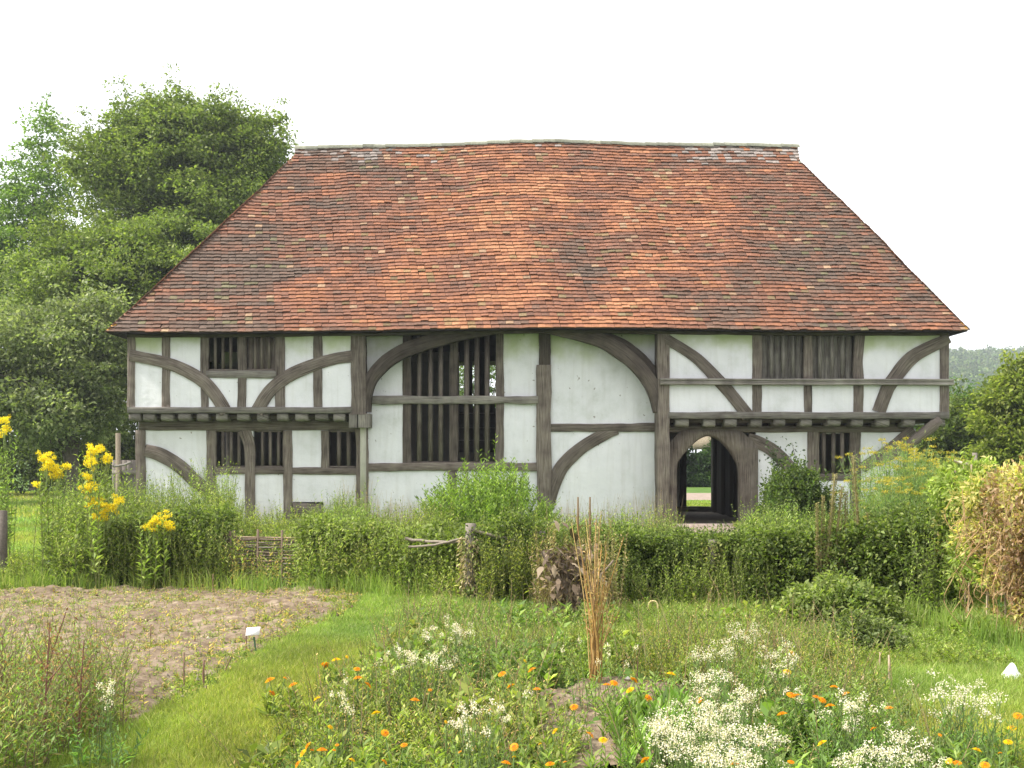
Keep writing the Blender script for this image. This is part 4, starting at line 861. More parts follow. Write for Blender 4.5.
bush('elder_bush','dark green shrub below the curved brace right of the doorway',797,19.5,92,476,480,.17,60,.07,[(.04,.065,.02),(.06,.09,.025),(.085,.12,.035)],seed=5)
# climbing twigs of the elder against the wall
root=empty('climbing_shrub',(X(778,23.5),23.5,0),'sparse dark climbing twigs against the white wall right of the doorway','shrub'); lf=MB(); sm=MB()
for k in range(15):
    b=px2(U(762,800),U(440,500),23.6); a_=(X(U(772,800),23.5),23.5,0.0); mid=((a_[0]+b[0])/2+U(-.2,.2),23.5,b[2]*.5+.2); sm.tube(catmull([a_,mid,b],5),[.012]*5+[.006]*5+[.003],4,(.07,.06,.045),cap=False)
    m_=70; t=U(.35,1,m_)[:,None]; P=(1-t)**2*np.array(a_)+2*t*(1-t)*np.array(mid)+t*t*np.array(b)+RNG.normal(0,.09,(m_,3))*np.array([1,.4,1]); leafset(lf,P,rdir(m_),rdir(m_,.5),U(.05,.10,m_),U(.03,.05,m_),pick([(.03,.05,.025),(.05,.08,.035),(.035,.06,.03)],m_))
lf.build('foliage',M['leaf'],root); sm.build('stems',M['stem'],root)
bush('currant_bush','rounded pale green bush spilling out of the hedge on the right',838,10.2,108,584,300,.11,48,.05,[(.11,.155,.045),(.145,.19,.06),(.19,.23,.085)],seed=15)
bush('gooseberry_bush','low grey green bush with a shadow beside the right grass path',864,8.9,80,620,220,.075,48,.035,[(.085,.12,.045),(.115,.15,.06),(.16,.19,.09)],seed=17,rag=.25)
bush('bramble_bush','bramble thicket between the fennel and the bean row',905,11.6,90,520,380,.14,60,.05,HG,seed=19)
# --- tall weeds in front of the house: uncountable ground cover
lf=MB(); sm=MB()
def weeds(n,pa,pb,Ya,Yb,h0,h1,nl,L,W,cols,keep=None,scol=(.16,.2,.07),**k):
    Y=U(Ya,Yb,n); px=U(pa,pb,n); x=(px-512)*Y/F
    if keep is not None: q=keep(px,Y); x=x[q]; Y=Y[q]
    return stemplants(lf,sm,x,Y,U(h0,h1,len(x))*(1+.28*vnoise(x*1.1,Y*.6,0.0,101)+.16*vnoise(x*3.5,Y*1.1,0.0,102))*np.where((x>X(676,1)*Y)&(x<X(748,1)*Y),.62,1.0)*np.where((x>X(286,1)*Y)&(x<X(330,1)*Y),.82,1.0),nl,L,W,cols,scol,**k)
weeds(1500,60,232,14.6,17.5,.85,1.40,26,.085,.026,WG)
weeds(260,225,360,14.4,16,.75,1.15,20,.085,.026,WG)
weeds(1500,225,365,14.3,18,.5,.86,22,.085,.026,WG)
weeds(1300,60,235,14.3,15.5,.70,1.20,20,.085,.028,WG+[(.22,.27,.12)])
weeds(1400,300,450,13.8,18,.5,.88,20,.08,.024,WG)
weeds(500,340,450,16,20,.6,1.0,10,.05,.012,STRAW+[(.22,.24,.10)],scol=(.38,.30,.17))
weeds(2000,545,770,12.5,16,.5,.86,18,.08,.024,WG)
weeds(500,540,690,13,17,.55,.95,8,.045,.010,STRAW+[(.24,.26,.12)],scol=(.38,.31,.18))
weeds(1900,735,960,12.3,18,.5,.95,20,.075,.024,WG)
weeds(1500,858,1024,12.2,15,.8,1.30,26,.08,.022,WG)
weeds(900,950,1040,14,24,.7,1.35,18,.10,.03,WG+[(.2,.25,.1)])
weeds(600,-10,110,13.7,15.2,.2,.5,14,.07,.022,WG)
def front(n,pts,h0,h1,nl,L,W,cols,**k):      # weeds that lean on the near side of the hedges
    t=RNG.random(n); pts=np.array(pts,float); s_=np.linspace(0,1,len(pts)); x=np.interp(t,s_,pts[:,0]); y=np.interp(t,s_,pts[:,1])+U(-.2,.15,n); q=vnoise(x*1.3,y,0.0,141)>-.25; x=x[q]; y=y[q]
    stemplants(lf,sm,x,y,U(h0,h1,len(x))*(1+.3*vnoise(x*1.7,y,0.0,142)),nl,L,W,cols,(.18,.2,.08),lean=.15,**k)
front(70,[(X(225,13.5),13.5),(X(305,13.4),13.4)],.25,.75,20,.07,.022,WG+STRAW)
front(420,[(X(60,13.5),13.5),(X(232,13.45),13.45)],.35,.85,22,.075,.026,WG)
front(520,[(X(298,13.3),13.3),(X(380,12.8),12.8),(X(462,11.9),11.9)],.35,.85,22,.075,.022,WG+[(.27,.28,.12)])
front(330,[(X(482,11.6),11.6),(X(560,11.5),11.5)],.3,.8,22,.06,.02,WG)
front(560,[(X(610,11.5),11.5),(X(790,11.4),11.4)],.25,.72,22,.06,.018,WG+[(.08,.11,.03)])
front(420,[(X(780,11.3),11.3),(X(950,10.5),10.5)],.3,.95,22,.07,.022,WG)
x,y=scatter(2600,4.6,10.5,9,24,lambda x,y:(x>y*.47-.3)); stemplants(lf,sm,x,y,U(.25,.7,len(x)),14,.08,.02,WG,(.18,.2,.08))
lf.build('tall_weeds',M['leaf'],kind='stuff',label='tall tangled weeds growing between the fence and the house'); sm.build('weed_stems',M['stem'],kind='stuff',label='thin stems of the tall weeds before the house')
# long grass tufts at the foot of the fences
mb=MB()
def tufts(n,pts,h,per=22,spread=.05,cols=GRASS,w=.007):
    t=RNG.random(n)*(len(pts)-1); pts=np.array(pts,float); i=t.astype(int).clip(0,len(pts)-2); f=(t-i)[:,None]; c=pts[i]*(1-f)+pts[i+1]*f+RNG.normal(0,.12,(n,2))
    k=np.repeat(np.arange(n),per); x=c[k,0]+RNG.normal(0,spread,len(k)); y=c[k,1]+RNG.normal(0,spread,len(k)); blades(mb,x,y,U(.4,1,len(k))*np.repeat(U(h[0],h[1],n),per),U(w*.7,w*1.3,len(k)),pick(cols,len(k)),.45)
tufts(170,[(X(0,13.4),13.4),(X(350,13.0),13.0)],(.15,.40),14); tufts(260,[(X(350,12.9),12.9),(X(540,11.4),11.4),(X(900,11.0),11.0)],(.12,.30)); tufts(160,[(X(330,13.1),13.1),(X(465,12.1),12.1)],(.2,.5),20)
tufts(120,[(X(900,10.6),10.6),(X(1020,9.0),9.0)],(.15,.4)); tufts(130,[(-5.5,7.5),(-2.3,6.4)],(.10,.3)); tufts(330,[(-2.3,6.9),(-1.95,9.5),(-1.78,12.6)],(.03,.09),14)
tufts(420,[(X(560,9.6),9.6),(X(850,9.8),9.8)],(.05,.2),16); tufts(400,[(X(430,10.6),10.6),(X(800,10.9),10.9)],(.06,.2),16)
mb.build('long_grass',M['leaf'],kind='stuff',label='long grass tufts along the foot of the fence and bed edges')
# --- bed weeds: small seedlings over the dug soil (left) and lush herbs in the flower garden (right)
lf=MB(); sm=MB()
def herbs(x,y,h0,h1,nl,L,W,cols,**k): stemplants(lf,sm,x,y,U(h0,h1,len(x)),nl,L,W,cols,(.16,.2,.07),**k)
x,y=scatter(16000,-7,-1.6,6.6,13.2,lambda x,y:inbed(x,y)&(fbm(x*.9,y*.9,0.0,111)+.3*(y>11)>.0)); herbs(x,y,.015,.06,8,.035,.014,WG,tilt=.2)
x,y=scatter(5200,-7,-1.6,6.6,13.2,inbed); herbs(x,y,.02,.12,9,.05,.014,WG+STRAW,tilt=.3)
def garden(x,y): return (x>-1.15-.15*(y<7)+.03*(y-6))&(x<2.3+.12*(y-6)+.15*vnoise(y*2,x,0.0,7))&infr(x,y)
dens=lambda x,y: RNG.random(len(x))>.93*(insoil2(x,y)*(np.exp(-((x-.62)/.5)**2-((y-6.9)/.9)**2)>.3)+.8*(fbm(x*1.6,y*1.6,0.0,131)>.22))
g=lambda x,y:garden(x,y)&dens(x,y)
x,y=scatter(4200,-1.6,3.2,5.3,11.3,g); herbs(x,y,.05,.20,20,.055,.02,WG,lean=.3)
x,y=scatter(2600,-1.6,3.2,5.3,11.3,lambda x,y:g(x,y)&(fbm(x*1.1,y*1.1,0.0,121)>-.05)); herbs(x,y,.12,.32,24,.06,.016,WG+[(.22,.30,.10)],lean=.3)
x,y=scatter(1500,-1.6,3.4,5.3,8.6,lambda x,y:g(x,y)&(x>1.0)); herbs(x,y,.12,.34,26,.05,.012,WG,lean=.3)
x,y=scatter(4200,-1.6,3.4,5.3,10.0,g); herbs(x,y,.10,.36,8,.035,.008,STRAW+[(.22,.26,.12)],lean=.4)
x,y=scatter(2600,.4,3.8,8.2,11.3,lambda x,y:infr(x,y)&(x>.2*y-1.6)); herbs(x,y,.04,.16,16,.05,.02,WG,lean=.3)
x,y=scatter(1700,-1.4,3.2,5.3,10.5,g); q=vnoise(x*1.5,y*1.5,0.0,151)>.15; x=x[q]; y=y[q]; herbs(x,y,.08,.26,9,.10,.045,[(.11,.17,.04),(.15,.22,.055),(.22,.27,.08)],lean=.3,tilt=.3,taper=.2)
x,y=scatter(1100,-1.4,3.6,5.3,10.8,g); stemplants(lf,sm,x,y,U(.18,.5,len(x)),6,.025,.010,STRAW+[(.30,.22,.13)],(.32,.24,.14),lean=.3,lo=.5)
# long lettuce like leaves at the centre right
c=gp(650,745); x=c[0]+RNG.normal(0,.13,60); y=c[1]+RNG.normal(0,.30,60); herbs(x,y,.10,.26,12,.11,.024,[(.14,.23,.05),(.19,.28,.07)],tilt=1.6,taper=.3)
lf.build('garden_herbs',M['leaf'],kind='stuff',label='mixed low green herbs covering the flower garden'); sm.build('herb_stems',M['stem'],kind='stuff',label='fine stems among the low garden herbs')
# lower left corner: rank weeds with reddish dock stems
lf=MB(); sm=MB()
n=1500; Y=U(4.6,8.2,n); px=U(-40,128,n)*1.0; x=(px-512)*Y/F; k=(x<-2.15+.3*vnoise(Y*2.2,x*1.5,0.0,9)-.25*(Y<6)-.5*np.clip(Y-6.6,0,2))&(RNG.random(n)<1.1-.35*(Y-5)); x=x[k];Y=Y[k]; stemplants(lf,sm,x,Y,U(.25,.62,len(x))*np.clip(1.25-(x+3.2)*.35,.4,1.3),26,.06,.013,[(.13,.20,.045),(.16,.23,.06),(.21,.24,.09),(.28,.22,.11)],(.22,.18,.10),lean=.25)
lf.build('rank_weeds',M['leaf'],kind='stuff',label='rank green weeds filling the lower left corner'); sm.build('rank_stems',M['stem'],kind='stuff',label='brown stems among the weeds in the lower left corner')
for i,(p0,p1,tx,ty,lab) in enumerate(((45,780,50,622,'tallest bare reddish stem in the lower left corner'),(78,740,84,640,'forked reddish stem right of the tallest one in the lower left corner'),(8,760,2,640,'dark stem at the extreme lower left edge'),(30,740,66,612,'leaning reddish stem behind the tallest one'))):
    Y=5.7+.25*i; a=px2(p0,EYE*F/Y+HZ,Y); b=px2(tx,ty,Y+.05); mb=MB(); P=catmull([a,((a[0]+b[0])/2+U(-.03,.03),Y,(a[2]+b[2])/2),b],6); mb.tube(P,np.linspace(.009,.003,len(P)),5,(.17,.085,.06),cap=False)
    for k in range(6):
        q=P[3+k]; e=q+np.array([U(-.14,.14),U(-.05,.05),U(.1,.24)]); mb.tube([q,(q+e)/2+np.array([0,0,-.01]),e],[.004,.003,.0015],4,(.20,.11,.07),cap=False)
    root=empty('dock_plant',(a[0],a[1],0),lab,'weed','reddish dock stems in the lower left corner'); mb.build('stalk',M['stem'],root)
    ld=MB(); m_=130; t=U(.25,1,m_); idx=(t*(len(P)-1)).astype(int); Q=P[idx]+RNG.normal(0,.05,(m_,3)); leafset(ld,Q,rdir(m_),rdir(m_,.4),U(.015,.04,m_),U(.008,.016,m_),pick([(.25,.13,.07),(.20,.20,.07),(.30,.20,.10)],m_)); ld.build('leaves',M['dry'],root)  # dry seed bits along the dock stalk, drawn as small leaf shapes
# --- flowering plants. Heads are seen at these places in the picture; the plant stands under them
def head_mesh(kind):
    mb=MB()
    if kind=='marigold':
        for ring,(n,r0,r1,z,c) in enumerate(((17,.004,.028,.000,(.85,.34,.01)),(13,.003,.021,.004,(.90,.43,.015)),(9,.002,.013,.008,(.80,.30,.01)))):
            for k in range(n):
                a=6.283*k/n+ring*.3; d=np.array([math.cos(a),math.sin(a),0]); s=np.array([-d[1],d[0],0]); w=.0042
                mb.quads([[d*r0+[0,0,z],d*(r0+r1)*.55+s*w+[0,0,z+.003],d*r1+[0,0,z-.001],d*(r0+r1)*.55-s*w+[0,0,z+.003]]],np.array(c)*random.uniform(.85,1.1))
        mb.mesh([(.006*math.cos(t),.006*math.sin(t),.010) for t in np.arange(6)*1.047]+[(0,0,.013)],[(0,1,2,6),(2,3,4,6),(4,5,0,6)],(.35,.14,.02))
    return mb
def flower_copies():
    protos={}
    for nm,sc in (('orange',1.0),('yellow',1.0)):
        mb=head_mesh('marigold')
        if nm=='yellow': mb.cq=[c*np.array([.95,1.5,1.0]) for c in mb.cq]
        o=mb.build('flower',M['petal']); protos[nm]=o.data; bpy.data.objects.remove(o)
    return protos
PR=flower_copies()
MAR=[(270,680),(285,678),(293,685),(272,693),(336,660),(347,657),(325,665),(357,669),(358,678),(368,685),(317,699),(376,713),(330,727),(308,746),(312,750),(322,750),(337,745),(334,750),(303,753),(385,733),(404,745),(298,764),(384,762),(502,674),(511,686),(514,757),(490,710),(525,661),(532,670),(537,689),(574,707),(590,735),(603,740),(614,683),(607,685),(634,680),(671,674),(630,690),(648,698),(540,744),(514,747),(555,731),(565,762),(550,764),(702,762),(506,763),(791,695),(796,696),(792,653),(787,672),(834,687),(846,694),(816,697),(822,700),(830,706),(889,708),(803,701),(831,725),(782,714),(873,729),(822,743),(791,762),(949,761),(957,763),(977,750),(1000,753),(1018,716),(1012,728),(645,760),(735,764),(760,745),(700,700),(430,690),(446,722),(415,700),(460,752),(352,760),(940,735),(1008,742),(985,765)]
YEL={(336,660),(790,672),(408,627),(525,661),(671,674),(792,653),(787,672),(555,731),(822,743),(977,750),(540,744),(376,713),(630,690),(514,757),(446,722)}
used=set(); plants=[]
for i,p_ in enumerate(MAR):
    if i in used: continue
    g_=[p_]; used.add(i)
    for j in range(i+1,len(MAR)):
        if j not in used and abs(MAR[j][0]-p_[0])<20 and abs(MAR[j][1]-p_[1])<14: g_.append(MAR[j]); used.add(j)
    plants.append(g_)
def marigold(g_,mtx='orange calendula plant in bloom among the garden herbs',col=None):
    hs=U(.20,.34); mx_=np.mean([q[0] for q in g_]); my_=np.mean([q[1] for q in g_]); Y=(EYE-hs)*F/(my_-HZ); x=X(mx_,Y); z=float(ghz(x,Y))
    root=empty('marigold_plant',(x,Y,z),mtx,'flower','orange and yellow calendula plants in the flower garden'); lf=MB(); n=int(4+len(g_)*2)
    sx=x+RNG.normal(0,.05,n); sy=Y+RNG.normal(0,.05,n); sm2=MB(); stemplants(lf,sm2,sx,sy,U(.6,1,n)*hs*.95,14,.075,.022,[(.12,.19,.045),(.165,.24,.06),(.22,.28,.09)],(.16,.22,.07),lean=.25,z=np.full(n,z),taper=.35)
    for q in g_:
        f=px2(q[0],q[1],Y); ty=Y; sm2.tube([(x+U(-.03,.03),Y,z),((x+f[0])/2,Y,z+(f[2]-z)*.6),(f[0],ty,f[2])],[.004,.003,.0025],4,(.16,.24,.07),cap=False)
        o=bpy.data.objects.new('flower',PR['yellow' if (q in YEL) or random.random()<.15 else 'orange']); C.objects.link(o); o.parent=root
        o.location=(f[0]-x,0,f[2]-z); o.rotation_euler=(U(-.1,.9),U(-.5,.5),U(0,6)); s=random.choice((.5,.85,1.0,1.1,1.2))*min(1.2,Y/6.4); o.scale=(s,s,s)
    lf.build('leaves',M['leaf'],root); sm2.build('stalks',M['stem'],root)
for g_ in plants: marigold(g_)
# white umbelled plants: (picture x, y of the middle of the bloom, spread in x, in y, number of heads, head radius)
WH=[(690,748,20,12,20,.030),(722,762,24,8,20,.030),(706,706,14,12,14,.032),(664,722,13,10,14,.03),(732,718,12,14,12,.03),(455,632,24,7,15,.022),(428,662,26,10,14,.02),(395,655,14,8,6,.018),(478,712,22,14,12,.018),(465,725,12,9,7,.018),(745,630,18,6,8,.035),(722,652,15,8,10,.032),(699,657,9,4,4,.04),(716,681,18,9,11,.035),(694,684,9,7,6,.035),(672,730,17,13,20,.030),(712,736,22,14,16,.028),(738,742,16,12,13,.028),(760,738,17,14,14,.028),(768,655,18,10,9,.028),(785,668,12,8,6,.025),(756,640,13,7,6,.03),(950,690,26,10,12,.032),(955,705,24,10,10,.028),(990,704,13,9,7,.026),(862,718,18,8,6,.022),(850,704,22,10,8,.02),(897,738,20,12,8,.024),(880,752,22,9,10,.024),(915,762,24,8,12,.026),(848,762,20,7,6,.024),(800,700,15,9,5,.018),(600,655,30,8,5,.014),(345,700,20,14,5,.014),(745,700,22,10,9,.022),(108,690,10,14,5,.02)]
WLAB='white flower heads in loose flat clusters among the garden herbs'
for i,(wx,wy,sx_,sy_,nh,hr) in enumerate(WH):
    hs=U(.26,.42); Y=(EYE-hs)*F/(wy-HZ); x=X(wx,Y); z=float(ghz(x,Y)); root=empty('white_flower_plant',(x,Y,z),WLAB,'flower','white flowering plants in the garden'); fl=MB(); st=MB(); lf=MB()
    for k in range(int(nh*1.5)):
        f=np.array(px2(wx+RNG.normal(0,sx_*.75),wy+RNG.normal(0,sy_*.75),Y+U(-.12,.12))); st.tube([(x*.5+f[0]*.5+U(-.10,.10),Y+U(-.10,.10),z),(x*.3+f[0]*.7+U(-.03,.03),Y,z+(f[2]-z)*.6),f],[.003,.002,.0015],4,(.13,.18,.06),cap=False)
        m_=34; a=U(0,6.28,m_); r=hr*np.sqrt(RNG.random(m_))*U(.8,1.4); P=np.stack([f[0]+r*np.cos(a),f[1]+r*np.sin(a),f[2]+.010*RNG.normal(size=m_)+.012*(1-(r/hr)**2)],1)
        leafset(fl,P,rdir(m_),rdir(m_,2.5,1),U(.006,.012,m_),U(.004,.009,m_),pick([(.80,.77,.74),(.66,.60,.52),(.82,.79,.79),(.74,.67,.67)],m_,.06))
    n=18; stemplants(lf,st,x+RNG.normal(0,.12,n),Y+RNG.normal(0,.10,n),U(.4,.95,n)*hs,16,.06,.014,[(.12,.2,.05),(.17,.26,.08)],(.18,.24,.09),lean=.25,z=np.full(n,z))
    fl.build('blossom',M['petal'],root); st.build('stalks',M['stem'],root); lf.build('leaves',M['leaf'],root)
# tall yellow flowers at the left (three clumps), fennel on the right
def yellow(px_,Y,top,bot,heads,label,w=14):
    x=X(px_,Y); root=empty('tansy_plant',(x,Y,0),label,'flower','yellow flowered clumps behind the left hedge'); lf=MB(); st=MB(); fl=MB(); h=EYE+(HZ-top)*Y/F
    n=16; stemplants(lf,st,x+RNG.normal(0,w*.35*Y/F,n),Y+RNG.normal(0,.14,n),U(.72,.98,n)*h,38,.12,.035,[(.11,.17,.04),(.15,.22,.055),(.20,.26,.085)],(.2,.22,.08),lean=.06,taper=.5,z=np.zeros(n),sr=.006)
    for hx,hy,hw in heads:
        for _ in range(int(hw*2.4)):
            f=np.array(px2(hx+RNG.normal(0,hw*.42),hy+RNG.normal(0,hw*.33),Y+U(-.15,.15))); m_=34; a=U(0,6.28,m_); r=.033*np.sqrt(RNG.random(m_)); P=np.stack([f[0]+r*np.cos(a),f[1]+r*np.sin(a),f[2]+.012*RNG.normal(size=m_)],1)
            leafset(fl,P,rdir(m_),rdir(m_,1.2),U(.015,.024,m_),U(.012,.018,m_),pick([(.80,.66,.03),(.84,.74,.05),(.72,.56,.02)],m_,.08))
            if random.random()<.4: st.tube([f-np.array([f[0]-x,0,0])*.3-np.array([0,0,.25]),f],[.004,.002],4,(.2,.26,.08),cap=False)
    lf.build('leaves',M['leaf'],root); st.build('stalks',M['stem'],root); fl.build('blossom',M['petal'],root)
yellow(48,13.9,448,570,[(44,458,9),(50,466,10),(56,474,7),(37,484,4),(66,466,4)],'left tall clump of yellow flowers over the lawn')
yellow(98,13.35,443,570,[(96,448,8),(92,461,9),(107,458,6),(90,488,9),(98,502,9),(112,507,8),(100,516,9),(87,477,4),(118,500,5)],'tall clump of yellow flowers nearest the house corner',20)
yellow(156,13.3,512,570,[(158,520,9),(152,526,8),(168,525,6)],'low clump of yellow flowers before the left brace')
yellow(4,17,418,500,[(3,420,6),(6,428,6),(0,434,5)],'yellow flowers cut by the left edge of the view')
lfY=[(.12,.20,.07),(.16,.24,.09),(.22,.27,.10)]
FEN=[(880,12.9,452,30,'fennel plant nearest the window, first from the left'),(903,12.5,440,34,'tallest fennel plant with wide yellow umbels'),(925,12.2,452,30,'fennel plant under the jettied corner'),(945,12.0,458,28,'fennel plant at the right end beside the thin post'),(890,11.9,478,40,'short fennel plant in front of the others')]
for fx,Y,top,w_,lab in FEN:
    x=X(fx,Y); h=EYE+(HZ-top)*Y/F; root=empty('fennel_plant',(x,Y,0),lab,'herb','fennel plants below the right corner of the house'); st=MB(); fl=MB(); lf=MB()
    for k in range(34):
        f=np.array(px2(fx+RNG.normal(0,w_*.55),top+abs(RNG.normal(0,26)),Y+U(-.25,.25))); base=(x+U(-.12,.12),Y+U(-.1,.1),0); mid=(base[0]*.5+f[0]*.5,Y,f[2]*.6); st.tube([base,mid,f],[.008,.006,.003],4,(.20,.28,.10),cap=False)
        r=U(.03,.075); m_=60; a=U(0,6.28,m_); rr=r*np.sqrt(RNG.random(m_)); P=np.stack([f[0]+rr*np.cos(a),f[1]+rr*np.sin(a),f[2]+.008*RNG.normal(size=m_)+.02],1)
        leafset(fl,P,rdir(m_),rdir(m_,2),U(.010,.016,m_),U(.008,.013,m_),pick([(.46,.40,.05),(.55,.46,.07),(.40,.36,.06),(.35,.30,.09)],m_,.12))
        m_=260; t=U(.1,.95,m_)[:,None]; P=(1-t)**2*np.array(base)+2*t*(1-t)*np.array(mid)+t*t*f+RNG.normal(0,.07,(m_,3)); leafset(lf,P,rdir(m_,.4),rdir(m_),U(.05,.10,m_),.006,pick(lfY,m_))
    st.build('stalks',M['stem'],root); fl.build('umbels',M['petal'],root); lf.build('leaves',M['leaf'],root)
# dry mullein stalks
for (bx,by,tx,ty,lab,w_) in ((823,560,835,474,'tallest leaning dry mullein stalk',.034),(833,555,842,487,'shorter dry mullein stalk leaning right beside the tallest',.030),(862,565,853,456,'upright dry mullein stalk under the window post',.030),(847,560,846,492,'thin grey mullein stalk between the pairs',.016),(818,560,817,503,'shortest mullein stalk at the left of the group',.018),(869,560,868,512,'small mullein stalk at the right of the group',.015),(822,558,823,496,'second shortest mullein stalk of the left bunch',.018)):
    Y=11.12; a=np.array(px2(bx,by,Y)); b=np.array(px2(tx,ty,Y)); a[2]=0 if a[2]>0 else a[2]; mb=MB(); P=catmull([a,(a+b)/2+np.array([U(-.02,.02),0,0]),b],8); mb.tube(P,w_*np.linspace(.75,.22,len(P)),6,(.27,.24,.13))
    n=int(520*(b[2]-a[2])); t=U(.3,1,n)[:,None]; Q=a*(1-t)+b*t; q=U(0,6.28,n); D=np.stack([np.cos(q),np.sin(q),.5+0*q],1); leafset(mb,Q+D*w_*.5,D,rdir(n,.8),U(.014,.034,n)*(1.15-t[:,0]*.6),.014,pick([(.30,.27,.14),(.22,.19,.10),(.36,.33,.19),(.20,.22,.09)],n))
    tag(mb.build('mullein_stalk',M['dry']),lab,'plant','dry mullein stalks in front of the right window')
# bundle of dry stalks in the middle, dead cardoon behind it
x,Y=gp(595,687); root=empty('stalk_bundle',(x,Y,0),'upright bundle of thin ochre dry stalks in the garden centre','plant'); mb=MB(); lf=MB()
for k in range(46):
    a=np.array([x+RNG.normal(0,.023),Y+RNG.normal(0,.025),0]); tt=U(.3,1.0); b=np.array(px2(598+RNG.normal(0,12),505+(1-tt)*170,Y+RNG.normal(0,.07))); mid=(a+b)/2; mid[0]=a[0]*.7+b[0]*.3; P=catmull([a,mid,b],5); mb.tube(P,np.linspace(.0045,.002,len(P)),4,pick([(.45,.28,.09),(.38,.22,.07),(.52,.36,.14),(.26,.16,.07)],1)[0],cap=False)
    if k%2==0:
        m_=16; t=U(.4,1,m_)[:,None]; Q=mid*(1-t)+b*t+RNG.normal(0,.012,(m_,3)); leafset(lf,Q,rdir(m_,-.4),rdir(m_),U(.02,.05,m_),U(.006,.012,m_),pick(STRAW,m_))
mb.build('stalks',M['pole'],root); lf.build('dry_leaves',M['dry'],root)
x,Y=gp(568,626); root=empty('dead_cardoon',(x,Y,0),'large withered brown plant with hanging leaves behind the stalk bundle','plant'); mb=MB(); lf=MB()
for k in range(16):
    b=np.array(px2(565+RNG.normal(0,20),550+abs(RNG.normal(0,14)),Y+U(-.1,.1))); mb.tube(catmull([(x+U(-.08,.08),Y,0),((x+b[0])/2,Y,b[2]*.6),b],5),[.02]*6+[.01]*5,5,(.22,.17,.13),cap=False)
for k in range(150):
    c0=np.array(px2(568+RNG.normal(0,15),572+RNG.normal(0,19),Y+U(-.2,.12))); L_=U(.07,.17); s=np.linspace(0,1,6); d=U(0,6.28); dx=math.cos(d); dy=math.sin(d)
    P=np.stack([c0[0]+dx*.09*s,c0[1]+dy*.09*s,c0[2]+.05*s-L_*s**1.6],1); sd=np.array([-dy,dx,0.2]); w_=.024*np.sin(np.pi*(s*.9+.08))[:,None]*(1+.3*RNG.normal(size=(6,1)))
    c_=pick([(.15,.115,.09),(.22,.17,.13),(.10,.078,.06),(.30,.245,.19)],1)[0]
    for q in range(5): lf.quads([[P[q]-sd*w_[q],P[q]+sd*w_[q]*np.array([1,1,-1]),P[q+1]+sd*w_[q+1]*np.array([1,1,-1]),P[q+1]-sd*w_[q+1]]],c_*U(.85,1.15))
n=500; P=np.stack([x+RNG.normal(0,.14,n),Y+RNG.normal(0,.08,n),U(.05,.75,n)],1); leafset(lf,P,rdir(n,-.8),rdir(n),U(.04,.10,n),U(.02,.04,n),pick(BROWN,n))
mb.build('stalks',M['stem'],root); lf.build('withered_leaves',M['dry'],root)
# seedy tall weeds round the cardoon
lf=MB(); sm=MB(); n=150; Y=U(10.6,11.5,n); x=X(0,1)*0+(U(534,622,n)-512)*Y/F; stemplants(lf,sm,x,Y,U(.55,.95,n),40,.035,.012,[(.20,.20,.09),(.28,.24,.12),(.16,.20,.07)],(.26,.20,.11),lean=.07,taper=.2)
lf.build('seeding_weeds',M['leafdull'],kind='stuff',label='dry seeding weeds round the withered plant'); sm.build('seeding_stems',M['stem'],kind='stuff',label='stems of the dry seeding weeds')
for px_,ty,lab in ((578,497,'left of two tall dark seed spikes before the white wall'),(590,497,'right of two tall dark seed spikes before the white wall')):
    Y=11.2; b=px2(px_,ty,Y); mb=MB(); mb.tube([(b[0]+.02,Y,0),(b[0],Y,.8),b],[.012,.014,.008],6,(.17,.12,.07)); tag(mb.build('seed_spike',M['dry']),lab,'plant','tall seed spikes')
# bean row on the right
root=empty('bean_row',(4.4,9.6,0),'row of withered straw coloured climbing beans at the right edge','beans'); lf=MB()
for k in range(12):
    px_=950+k*9; Y=10.6-.11*k; b=np.array(px2(px_+U(-6,6),466+U(-4,14),Y)); mb=MB(); mb.tube([(b[0]+U(-.05,.05),Y,0),tuple(b)],.009,5,(.33,.26,.17)); mb.build('pole',M['pole'],root)
nc=760; t=RNG.random(nc); Y=10.9-1.9*t+RNG.normal(0,.10,nc); px_=948+100*t; topz=EYE+(HZ-(478-8*np.sin(t*9)))*Y/F; z=topz*RNG.random(nc)**.7; x=(px_-512)*Y/F+RNG.normal(0,.08,nc); cen=np.stack([x,Y-.10*(1-z/topz)+.12*vnoise(x*3,z*3,0.0,72),z*(1+.10*vnoise(x*4,Y,0.0,73))],1); gq=vnoise(x*4.5,z*4.5,Y,74)>-.38; cen=cen[gq]; x=x[gq]; z=z[gq]; t=t[gq]; Y=Y[gq]; nc=len(x)
br=.55*vnoise(x*3.2,z*2,Y*.7,71)+1.05*np.clip(t*2.2-.45,0,1)-.25+.3*(z<1.0)-.35*(z>1.3)-.5*(z<.3)+RNG.normal(0,.22,nc)
for sel,cols,m_ in ((br>.45,[(.31,.21,.14),(.24,.155,.10),(.37,.28,.20),(.18,.115,.07),(.27,.25,.12)],58),((br<=.45)&(br>.05),[(.40,.38,.14),(.32,.34,.12),(.48,.42,.20)],80),(br<=.05,[(.20,.28,.07),(.27,.33,.10),(.15,.21,.05)],80)):
    clumps(lf,cen[sel],.11,m_,.050,.022,cols,flat=1.3,up=.2)
